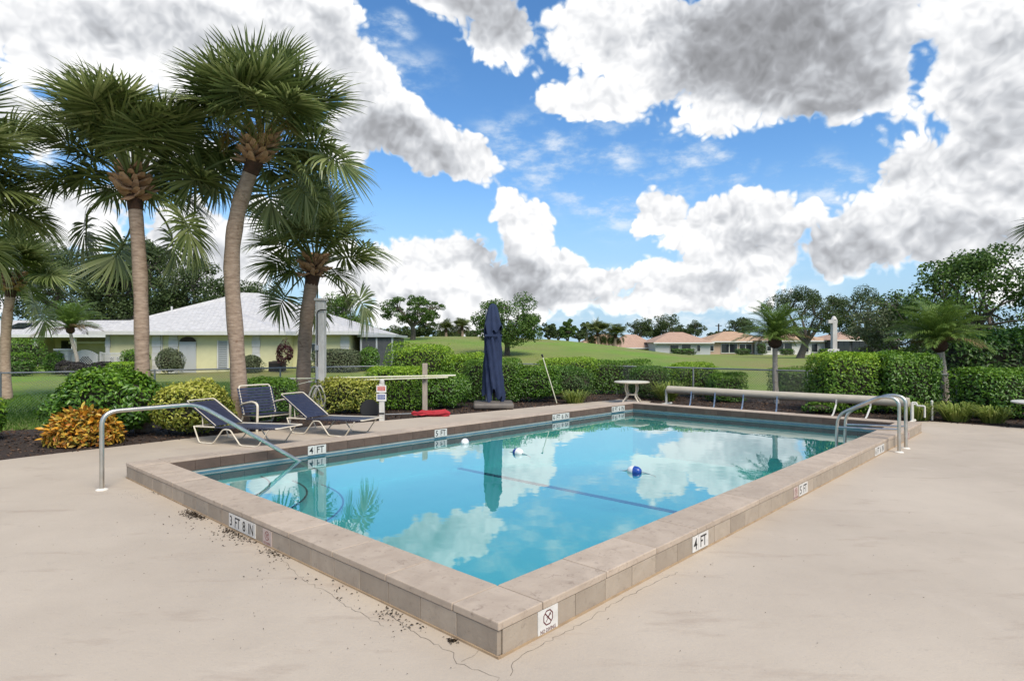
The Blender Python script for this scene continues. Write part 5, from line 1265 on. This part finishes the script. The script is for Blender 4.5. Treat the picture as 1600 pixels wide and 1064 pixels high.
v, f = leaf_arrays(p_, d_ + np.array([0, 0, .4]) + rngk.normal(size=d_.shape) * .5, .10, .42, rngk); np_mesh('under_leaves', v, f, MAT['croton_small'], ct)

def grass_clump(label, loc, r_, h, n, seed, mat='strap_grass', group='strappy grass clumps by the right palm'):
    rg_ = np.random.default_rng(seed); t = thing('grass_clump', label, 'plant', loc, 0, group); V = []; F = []
    a = rg_.uniform(0, 6.283, n); b = rg_.uniform(0, r_ * .45, n); L_ = h * rg_.uniform(.5, 1.5, n)
    base = np.column_stack([b * np.cos(a), b * np.sin(a), np.zeros(n)]); out = np.column_stack([np.cos(a), np.sin(a), np.zeros(n)]) * rg_.uniform(.2, 1.5, (n, 1)); sd = np.column_stack([-np.sin(a), np.cos(a), np.zeros(n)]) * 0.011
    m1 = base + out * L_[:, None] * .45 + np.column_stack([np.zeros((n, 2)), L_ * .75]); m2 = base + out * L_[:, None] * .95 + np.column_stack([np.zeros((n, 2)), L_ * .62])
    v = np.stack([base + sd, base - sd, m1 + sd, m1 - sd, m2], 1).reshape(-1, 3); i = np.arange(n)[:, None] * 5
    f = np.concatenate([i + np.array([[0, 1, 3]]), i + np.array([[0, 3, 2]]), i + np.array([[2, 3, 4]])]); np_mesh('blades', v, f, MAT[mat], t); return t
grass_clump('strappy grass clump left of the slim white stake', (8.75, 13.25, 0), 0.5, 0.34, 260, 1)
grass_clump('strappy grass clump at the foot of the right palm', (9.45, 13.05, 0), 0.5, 0.36, 300, 2)
grass_clump('strappy grass clump between the right palm and the right edge hedge', (10.0, 12.75, 0), 0.45, 0.32, 260, 3)
grass_clump('strappy low plants under the leaning thin pole', (1.75, 17.2, 0), 0.6, 0.32, 260, 4, group=None)
grass_clump('grassy mound right of the side table legs', (4.55, 17.9, 0), 0.5, 0.5, 300, 5, 'strap_grass', None)
# planting round the lime house
bush('top one of the three clipped hedges at the far left', (-29.2, 36.0, 0), (3.2, 1.2, 1.95), H, 0.12, 3500, 'box', 0.5, 41, 0.06)
bush('middle one of the three clipped hedges at the far left', (-28.3, 34.2, 0), (3.2, 1.0, 1.22), H, 0.12, 3000, 'box', 0.5, 42, 0.06)
bush('lowest, darkest of the three clipped hedges at the far left', (-26.5, 32.6, 0), (2.0, 1.0, 0.72), HD, 0.11, 2500, 'soft', 0.5, 43, 0.06)
bush('small round hedge left of the white garden column', (-25.7, 34.6, 0), (1.1, 1.0, 1.2), H, 0.11, 2500, 'soft', 0.5, 44, 0.08)
bush('dull purple ground shrub in front of the garden gate', (-23.6, 32.8, 0), (1.8, 1.1, 0.78), MAT['purple_leaf'], 0.11, 2500, 'round', 0.4, 45, 0.2)
bush('dull purple ground shrub below the low lattice', (-21.9, 32.9, 0), (1.6, 1.0, 0.76), MAT['purple_leaf'], 0.11, 2200, 'round', 0.4, 46, 0.2)
bush('bright small shrub left of the thick palm trunk', (-20.7, 32.6, 0), (1.6, 1.1, 0.72), HB, 0.11, 2200, 'soft', 0.5, 47, 0.1)
bush('dark shrub partly behind the thick palm trunk', (-20.9, 34.0, 0), (1.4, 1.1, 1.35), H, 0.11, 2200, 'soft', 0.5, 48, 0.1)
bush('pale variegated shrub left of the house door', (-18.6, 33.4, 0), (1.5, 1.2, 1.50), MAT['grey_leaf'], 0.10, 2800, 'round', 0.45, 49, 0.15)
bush('loose grey-green shrub right of the grey shutter', (-14.3, 33.6, 0), (1.3, 1.0, 1.1), MAT['grey_leaf'], 0.10, 2200, 'round', 0.4, 50, 0.2)
bush('dark red leaved shrub beside the right house wall', (-12.4, 33.4, 0.55), (0.95, 0.9, 1.15), MAT['red_leaf'], 0.16, 900, 'round', 0.3, 51, 0.3, core=False)
bush('wide greyish clipped hedge by the right house wall', (-9.75, 33.8, 0), (2.9, 1.4, 1.42), MAT['grey_leaf'], 0.09, 5500, 'soft', 0.5, 52, 0.06)
bush('dark green shrub beside the screened porch', (-8.1, 34.6, 0), (1.3, 1.1, 1.55), H, 0.10, 2600, 'round', 0.5, 53, 0.12)

# ------------------------------------------------------------------ trees
OK, TR, TB = MAT['oak_leaf'], MAT['tree_leaf'], MAT['tree_bright']
tree('big dark oak behind the far left roofs', (-43.5, 60, 0), 4.0, .5, (7.5, 5, 4.4, 7.2), 70, 1.7, 24000, 0.24, OK, 1, 'oak_tree')
tree('big dark oak between the two tall palm trunks', (-37, 62, 0), 4.0, .55, (6.0, 5, 4.6, 8.0), 70, 1.6, 24000, 0.24, OK, 2, 'oak_tree')
tree('dark oak tapering down above the lime house roof', (-32.0, 63, 0), 4.0, .4, (4.0, 4, 3.6, 6.9), 42, 1.3, 13000, 0.22, OK, 3, 'oak_tree')
tree('small dark tree above the ridge of the lime house', (-27.0, 64, 0), 3.0, .3, (3.2, 3, 1.9, 6.0), 28, 1.1, 7000, 0.2, OK, 4)
tree('bright leafy tree at the right end of the lime roof', (-15.0, 56, 0.2), 2.6, .22, (2.2, 2.0, 2.6, 3.9), 40, 0.75, 11000, 0.17, TB, 5)
tree('open crowned tree on the mound with visible limbs', (-9.75, 60, 1.85), 1.8, .25, (3.1, 2.6, 1.5, 3.2), 80, 0.46, 9000, 0.16, TR, 6, hollow=.6, flat=.55, bark='bark')
tree('dense leafy tree behind the folded parasol', (-0.35, 45, 0.75), 1.0, .22, (2.4, 2.2, 2.0, 2.7), 60, 0.75, 15000, 0.15, MAT['tree_leaf'], 7)
k = 0
for px_, py_, Y_, w_, h_, lab in ((625, 520, 110, 40, 22, 'low dark tree behind the mound, farthest left'), (668, 512, 112, 36, 30, 'low dark tree behind the open crowned tree'), (740, 522, 115, 26, 14, 'low tree on the skyline left of the parasol'), (712, 524, 118, 20, 12, 'low tree between the two distant palms'),
                                 (858, 516, 100, 28, 26, 'dark skyline tree just right of the leafy parasol tree'), (887, 516, 95, 30, 34, 'olive green tree on the crest of the mound'), (915, 515, 130, 22, 30, 'dark tree behind the bushy distant palms'),
                                 (1000, 512, 140, 50, 30, 'dark oak on the skyline, left of the far group'), (1040, 508, 142, 56, 34, 'dark oak on the skyline, middle of the far group'), (1082, 514, 141, 40, 28, 'dark oak on the skyline, right of the far group'),
                                 (1117, 526, 138, 22, 16, 'small round tree by the utility pole'), (1160, 508, 132, 50, 34, 'dark tree behind the far house with the dark windows'),
    (600, 522, 112, 34, 16, 'low dark tree behind the screened porch roof'), (648, 522, 114, 30, 14, 'low tree behind the trunk of the open crowned tree'), (690, 524, 120, 26, 14, 'low tree under the left distant palm'), (872, 522, 118, 24, 16, 'low dark tree left of the olive green tree'), (905, 524, 126, 22, 14, 'low tree right of the olive green tree'), (1020, 520, 145, 40, 18, 'low dark oak joining the far skyline group'), (1062, 518, 146, 40, 20, 'lower dark oak in the far skyline group'), (1135, 522, 140, 26, 14, 'low tree right of the utility pole')):
    k += 1; sc_ = Y_ / FPX; gz = max(0.0, ground_z((px_ - 800) * sc_, Y_)); top_ = CAMH + (HZ - (py_ - h_ / 2)) * sc_; rz = h_ * sc_ / 2
    tree(lab, ((px_ - 800) * sc_, Y_, gz), max(.6, top_ - gz - 2 * rz), .25, (w_ * sc_ * .5, 2.5, rz, top_ - gz - rz), 44, w_ * sc_ * .13, 3600, 0.30, OK if k not in (6,) else TR, 60 + k, group='trees on the skyline', hollow=.05, forks=4)
tree('spreading oak standing left of the pale sign post', (36.2, 77, 0), 2.3, .42, (5.2, 4, 3.2, 5.4), 58, 1.05, 14000, 0.2, OK, 81, 'oak_tree', lean=(0.8, 0), hollow=.6)
tree('spreading oak with dark forked limbs right of the pale sign post', (45.6, 78, 0), 2.0, .5, (5.6, 4, 3.3, 5.4), 62, 1.05, 15000, 0.2, OK, 82, 'oak_tree', hollow=.6)
tree('dark oak behind the slender right palm', (54, 80, 0), 2.4, .4, (5.0, 4, 3.2, 5.0), 46, 1.1, 11000, 0.2, OK, 83, 'oak_tree')
tree('big green tree filling the right edge', (18.8, 23.5, 0), 1.6, .26, (4.3, 3.0, 2.5, 2.8), 90, 0.72, 26000, 0.13, TR, 84, hollow=.5)
tree('light green tree behind the slender right palm', (15.6, 24.5, 0), 1.2, .16, (1.9, 1.8, 1.5, 1.9), 40, 0.5, 9000, 0.11, MAT['grey_leaf'], 85)
bt_ = thing('bare_branches', 'bare grey branches rising left of the big right tree', 'branches', (15.9, 23.0, 0)); m_ = MB(); rg = random.Random(6)
for k in range(14):
    a0 = Vector((rg.uniform(-.3, .4), 0, 0.3)); d = Vector((rg.uniform(-.35, .75), rg.gauss(0, .2), 1)).normalized(); p = a0.copy(); pts = [p.copy()]
    for j in range(7): p = p + d * rg.uniform(.4, .62); d = (d + Vector((rg.gauss(0, .16), rg.gauss(0, .1), .05))).normalized(); pts.append(p.copy())
    m_.tube(pts, [.03 * (1 - j / 8.5) + .004 for j in range(8)], 4)
    for j in range(3, 7): m_.tube([pts[j], pts[j] + Vector((rg.gauss(0, .35), rg.gauss(0, .2), rg.uniform(.1, .5)))], [.012, .004], 3, cap=False)
m_.build('twigs_or_shade_core', MAT['bark'], bt_)

# ------------------------------------------------------------------ houses
def hip(mb, x0, x1, y0, y1, ze, ra, rb):
    """hip roof over a rectangle; ra, rb ridge ends"""
    mb.add([(x0, y0, ze), (x1, y0, ze), (x1, y1, ze), (x0, y1, ze), ra, rb], [(0, 1, 5, 4), (1, 2, 5), (2, 3, 4, 5), (3, 0, 4), (3, 2, 1, 0)]); return mb
hs = thing('lime_house', 'pale lime bungalow with white hip roof behind the palms', 'house', (-17.2, 37, 0))
def hx(px, Y): return (px - 800) / FPX * Y + 17.2
A = MB().bx((hx(166, 37), 0, -.1), (hx(547, 37), 12, 2.42)).bx((hx(237, 35.2), -1.8, -.1), (hx(441, 35.2), 0.2, 2.36)); A.build('wall', MAT['house_wall'], hs)
rf = hip(MB(), hx(136, 36.4), hx(558, 36.4), -0.6, 13.5, 2.46, (-1.9, 6.4, 5.35), (-0.9, 6.9, 5.35)).build('roof', MAT['roof_white'], hs)
wf = MB(); xa, xb = hx(214, 34.6), hx(447, 34.6); ya = -2.4
wf.add([(xa, ya, 2.42), (xb, ya, 2.42), (xb, 3.6, 2.44), (xa, 3.6, 2.44), (-0.35, 0.8, 3.72), (-0.35, 4.2, 3.72)], [(0, 1, 4), (1, 2, 5, 4), (3, 0, 4, 5)])
wf.build('roof', MAT['roof_white'], hs)
fa = MB().bx((hx(136, 36.4), -0.66, 2.25), (xa - .01, -0.58, 2.46)).bx((xb + .01, -0.66, 2.25), (hx(558, 36.4), -0.58, 2.46)).bx((xa, ya - .05, 2.20), (xb, ya + .02, 2.42)).bx((xa, ya + .02, 2.2), (xa + .06, -0.6, 2.42)).bx((xb - .06, ya + .02, 2.2), (xb, -0.6, 2.42)).bx((hx(558, 36.4), -0.6, 2.25), (hx(558, 36.4) + .08, 13.5, 2.46))
fa.build('fascia', MAT['house_trim'], hs)
def quoin(px0, px1, yy, Y):
    for k in range(6):
        e_ = 0.03 if k % 2 else 0.0; MB().bx((hx(px0, Y) + e_, yy - .06, 0.02 + k * .38), (hx(px1, Y) - e_, yy + .02, 0.385 + k * .38)).build('quoin', MAT['house_trim'], hs)
quoin(238, 252, -1.8, 35.2); quoin(264, 279, -1.8, 35.2); quoin(394, 407, -1.8, 35.2); quoin(532, 546, 0, 37); quoin(165, 173, 0, 37)
dm = MB(); xs0, xs1 = hx(281, 35.2), hx(307, 35.2); dm.bx((xs0, -1.87, .05), (xs1, -1.80, 1.82)); dr = dm.build('door', MAT['house_grey'], hs)
cxd = (xs0 + xs1) / 2; rd = (xs1 - xs0) / 2
MB().add([(cxd + rd * math.cos(math.pi * i / 12), -1.86, 1.83 + 0.28 * math.sin(math.pi * i / 12)) for i in range(13)], [tuple(range(13))]).build('fanlight', MAT['bark_dark'], dr)
for k in range(2): MB().bx((xs0 + .1 + k * rd, -1.885, .25), (xs0 + rd - .05 + k * rd, -1.868, 1.6)).build('door_panel', MAT['house_grey'], dr)
sx0, sx1 = hx(342, 35.2), hx(356, 35.2); sw = MB().bx((sx0, -1.86, .28), (sx1, -1.80, 1.86)).build('shutter', MAT['shutter'], hs)
for k in range(12): MB().box(((sx0 + sx1) / 2, -1.868, .38 + k * .125), (sx1 - sx0 - .06, .03, .05), rx=R(25)).build('slat', MAT['shutter'], sw)
for q in (sx0 - .04, sx1 + .04): MB().bx((q - .03, -1.88, .24), (q + .03, -1.80, 1.9)).build('shutter_frame', MAT['house_trim'], sw)
for px0, px1 in ((486, 494), (172, 180), (182, 189)):
    w_ = MB().bx((hx(px0, 37), -.06, .7 if px0 > 300 else .15), (hx(px1, 37), 0.01, 1.75 if px0 > 300 else .95)).build('window', MAT['house_trim'], hs)
    MB().bx((hx(px0, 37) + .06, -.075, .78 if px0 > 300 else .22), (hx(px1, 37) - .06, -.05, 1.68 if px0 > 300 else .88)).build('pane', MAT['glass'], w_)
MB().bx((hx(255, 35.2) - .05, -1.9, 0.4), (hx(255, 35.2) + .0, -1.82, 2.2)).build('downpipe', MAT['house_trim'], hs)
MB().tube([(1.9, 5.0, 4.3), (1.9, 5.0, 5.0)], .05, 6).build('vent_pipe', MAT['house_trim'], hs); MB().tube([(-5.0, 3.0, 3.6), (-5.0, 3.0, 4.15)], .06, 6).build('vent_pipe', MAT['house_trim'], hs)
ac = thing('air_conditioner', 'dark square air conditioner unit against the lime house wall', 'air conditioner', (-13.2, 34.5, 0)); MB().box((0, 0, .36), (.75, .7, .70)).build('case', MAT['bark_dark'], ac, bevel=.03)
for k in range(7): MB().box((0, -.36, .12 + k * .08), (.66, .02, .03)).build('louvre', MAT['black_metal'], ac)
MB().lathe([(.28, .71), (.28, .74), (.2, .75)], 16).build('fan_guard', MAT['black_metal'], ac)
se = thing('screened_porch', 'dark screened porch with flat grey roof beside the lime house', 'porch', (-9.2, 37.4, 0))
MB().bx((-.2, -.2, 2.12), (2.15, 4.0, 2.26)).build('roof', MAT['alu'], se)
for x in (0.0, .95, 1.9): MB().bx((x - .05, -.05, 0), (x + .05, .05, 2.12)).build('post', MAT['alu'], se)
for x in (0.0, .95): MB().bx((x + .055, -.005, 0.03), (x + .895, .005, 2.1)).build('screen_panel', MAT['screen'], se)
MB().bx((1.895, .06, 0.03), (1.905, 3.9, 2.1)).build('screen_panel', MAT['screen'], se); MB().bx((-0.02, 3.9, 0), (1.9, 3.95, 2.1)).build('back_wall', MAT['screen'], se)

h2 = thing('far_left_house', 'second pale lime house with a low white roof at the far left', 'house', (-38, 48, 0))
MB().bx((-8, 0, -.1), (-0.4, 8, 2.5)).bx((-.4, 3.5, -.1), (8.6, 8, 2.5)).build('wall', MAT['house_wall'], h2)
MB().add([(-9, -.7, 2.45), (9.4, -.7, 2.45), (9.4, 9, 2.45), (-9, 9, 2.45), (-9, 4.2, 3.75), (7.5, 4.2, 3.75)], [(0, 1, 5, 4), (1, 2, 5), (2, 3, 4, 5), (3, 0, 4)]).build('roof', MAT['roof_white'], h2)
MB().bx((-9, -.76, 2.24), (9.4, -.68, 2.46)).build('fascia', MAT['house_trim'], h2)
MB().add([(-2.6, 1.0, 2.95), (-1.2, 1.0, 2.95), (-1.5, 2.6, 3.42), (-2.9, 2.6, 3.42)], [(0, 1, 2, 3)]).build('skylight', MAT['glass'], h2, loc=(0.2, -.06, .06))
MB().bx((-7.0, -.04, .1), (-3.0, .01, 2.15)).build('garage_opening', MAT['bark_dark'], h2)
for x in (-2.2, 1.0, 4.0, 7.2): MB().bx((x - .14, -.5, 0), (x + .14, -.3, 2.24)).build('column', MAT['house_trim'], h2)
MB().bx((0.2, 3.4, .3), (1.2, 3.49, 2.0)).build('window', MAT['glass'], h2); MB().bx((1.4, 2.6, 1.75), (8, 3.45, 1.95)).build('awning', MAT['house_trim'], h2); MB().bx((6.0, 3.42, .1), (6.8, 3.49, 1.9)).build('door', MAT['house_grey'], h2)
h3 = thing('white_roof_house', 'white hip roof rising behind the small palm', 'house', (-38.5, 58, 0)); MB().bx((-4, 0, 0), (4, 8, 2.6)).build('wall', MAT['house_wall'], h3)
hip(MB(), -5, 5, -1, 9, 2.6, (-1.0, 4, 5.0), (1.0, 4, 5.0)).build('roof', MAT['roof_white'], h3)
gt = thing('garden_gate', 'white arched garden gate with round lattice beside a square column', 'gate', (-25.0, 34.8, 0))
MB().bx((-.72, -.25, .32), (-.02, .25, 1.32)).build('column', MAT['creamwall'], gt); MB().bx((-.74, -.27, 0), (0, .27, .318)).build('column_foot', MAT['brick_foot'], gt); MB().bx((-.8, -.33, 1.322), (.06, .33, 1.42)).build('column_cap', MAT['creamwall'], gt, bevel=.02)
for z in (.62, .98): MB().bx((-.73, -.262, z), (-.01, -.245, z + .02)).build('groove', MAT['alu'], gt)
arch = [(0.02, .02), (1.5, .02)] + [(1.5 - 1.48 * i / 14, 1.08 + .28 * math.sin(math.pi * i / 14)) for i in range(15)]
g_ = MB().prism(arch, -.04, .04); g_.v = [(x, z, y) for x, y, z in g_.v]; gp = g_.build('gate_panel', MAT['creamwall'], gt)
MB().add([(.82 + .42 * math.cos(2 * math.pi * i / 28), -.044, .58 + .42 * math.sin(2 * math.pi * i / 28)) for i in range(28)], [tuple(range(28))]).build('lattice_opening', MAT['lattice_dark'], gp)
for k in range(-4, 5):
    c = k * .1; hl = math.sqrt(max(0, .42 ** 2 - c * c)); u1, u2 = Vector((.7071, 0, .7071)), Vector((-.7071, 0, .7071)); o_ = Vector((.82, -.052, .58))
    for a_, b_ in ((u1, u2), (u2, u1)): MB().tube([o_ + b_ * c - a_ * hl, o_ + b_ * c + a_ * hl], .016, 4).build('lattice_slat', MAT['creamwall'], gp)
lt = thing('lattice_fence', 'low white lattice fence between the gate and the lime house', 'fence', (-23.4, 34.9, 0))
MB().bx((0, -.03, 1.12), (1.95, .03, 1.2)).build('top_rail', MAT['creamwall'], lt); MB().bx((0, -.03, .05), (1.95, .03, .13)).build('bottom_rail', MAT['creamwall'], lt)
m_ = MB()
for k in range(-9, 20):
    for sg in (1, -1):
        xa = k * .11; p, q = (xa, .13), (xa + 1.0, 1.12)
        if sg < 0: p, q = (xa + 1.0, .13), (xa, 1.12)
        pa, pb = Vector((p[0], .008 * sg, p[1])), Vector((q[0], .008 * sg, q[1])); d = pb - pa
        ts = [t_ for t_ in ((0 - pa.x) / d.x, (1.95 - pa.x) / d.x)]; lo, hi = max(0, min(ts)), min(1, max(ts))
        if hi > lo: m_.tube([pa + d * lo, pa + d * hi], .018, 4)
tag(m_.build('lattice', MAT['creamwall'], lt), kind='stuff')
for x in (0, 1.95): MB().bx((x - .05, -.05, 0), (x + .05, .05, 1.25)).build('post', MAT['creamwall'], lt)

def far_house(label, px0, px1, Y, eave, ridge, wallm, roofm, wins=(), ridge_at=(.38, .62), base=None, depth=12, porch=None):
    k = Y / FPX; X0, X1 = (px0 - 800) * k, (px1 - 800) * k; ze, zr = CAMH + (HZ - eave) * k, CAMH + (HZ - ridge) * k; w_ = X1 - X0
    t = thing('far_house', label, 'house', ((X0 + X1) / 2, Y, 0), 0, 'peach roofed houses along the golf course'); h_ = w_ / 2
    MB().bx((-h_ + .5, 0.6, -.1), (h_ - .5, depth, ze)).build('wall', MAT[wallm], t)
    hip(MB(), -h_, h_, -.1, depth + .6, ze, (-h_ + w_ * ridge_at[0], depth * .45, zr), (-h_ + w_ * ridge_at[1], depth * .45, zr)).build('roof', MAT[roofm], t)
    MB().bx((-h_, -.16, ze - .22), (h_, -.11, ze)).build('fascia', MAT['far_wall_white'], t)
    for a, b, y0_, y1_, fr in wins:
        xa, xb = (a - 800) * k - (X0 + X1) / 2, (b - 800) * k - (X0 + X1) / 2; za, zb = CAMH + (HZ - y1_) * k, CAMH + (HZ - y0_) * k
        f_ = MB().bx((xa, .50, za), (xb, .62, zb)).build('window', MAT['far_wall_white' if fr else 'screen'], t); n = max(1, round((xb - xa) / 1.25)); e_ = .14 if fr else .06
        for j in range(n):
            p, q = xa + (xb - xa) * j / n + e_ / 2, xa + (xb - xa) * (j + 1) / n - e_ / 2; MB().bx((p, .47, za + e_), (q, .51, zb - e_)).build('pane', MAT['glass'], f_)
    return t
far_house('farthest peach roof, half hidden by the bushy palms', 903, 992, 128, 540, 521, 'far_wall_pink', 'roof_tan')
far_house('peach roofed house with only its roof above the mound', 955, 1032, 116, 543, 522, 'far_wall_pink', 'roof_peach')
far_house('peach roofed house with grey walls and pale windows', 1021, 1116, 110, 535, 518, 'far_wall_grey', 'roof_peach', [(1048, 1062, 538, 551, 1), (1066, 1081, 537, 552, 1), (1090, 1096, 538, 550, 1)])
far_house('tan roofed house with a wide dark window wall', 1107, 1218, 112, 533, 517, 'far_wall_pink', 'roof_tan', [(1107, 1117, 539, 549, 1), (1128, 1154, 536, 552, 1), (1157, 1176, 537, 552, 1), (1179, 1188, 538, 552, 0)], ridge_at=(.36, .52))
far_house('tan roofed house with white framed windows behind the oak', 1190, 1306, 108, 532, 519, 'far_wall_white', 'roof_tan', [(1200, 1207, 540, 549, 1), (1214, 1240, 535, 550, 1), (1253, 1266, 536, 551, 1), (1270, 1280, 536, 551, 1)], ridge_at=(.4, .6))
far_house('peach roofed house with dark screened porch behind the forked oak', 1306, 1412, 104, 531, 516, 'screen', 'roof_peach', [(1312, 1330, 533, 551, 0), (1334, 1356, 533, 551, 0), (1374, 1402, 533, 551, 0)])
for i, (a, lab) in enumerate(((1060, 'low dark shrub under the grey walled far house'), (1076, 'second low shrub under the grey walled far house'), (1160, 'low shrub under the wide dark window wall'), (1190, 'taller shrub at the right end of the wide dark windows'), (1230, 'low hedge under the white framed far windows'), (1290, 'low hedge at the right end of the white framed far house'))):
    bush(lab, ((a - 800) * 105 / FPX, 105, 0), (2.6 if i != 3 else 1.6, 1.2, 1.0 if i != 3 else 1.9), HD, 0.22, 700, 'soft', 0.5, 90 + i, 0.15, group='shrubs in front of the far houses')
up_ = thing('utility_pole', 'thin utility pole on the skyline between the far roofs', 'pole', (45.5, 135, 0)); MB().tube([(0, 0, 0), (0, 0, 6.4)], .16, 6).build('pole', MAT['bark_dark'], up_); MB().bx((-.7, -.06, 5.9), (.7, .06, 6.05)).build('crossarm', MAT['bark_dark'], up_)
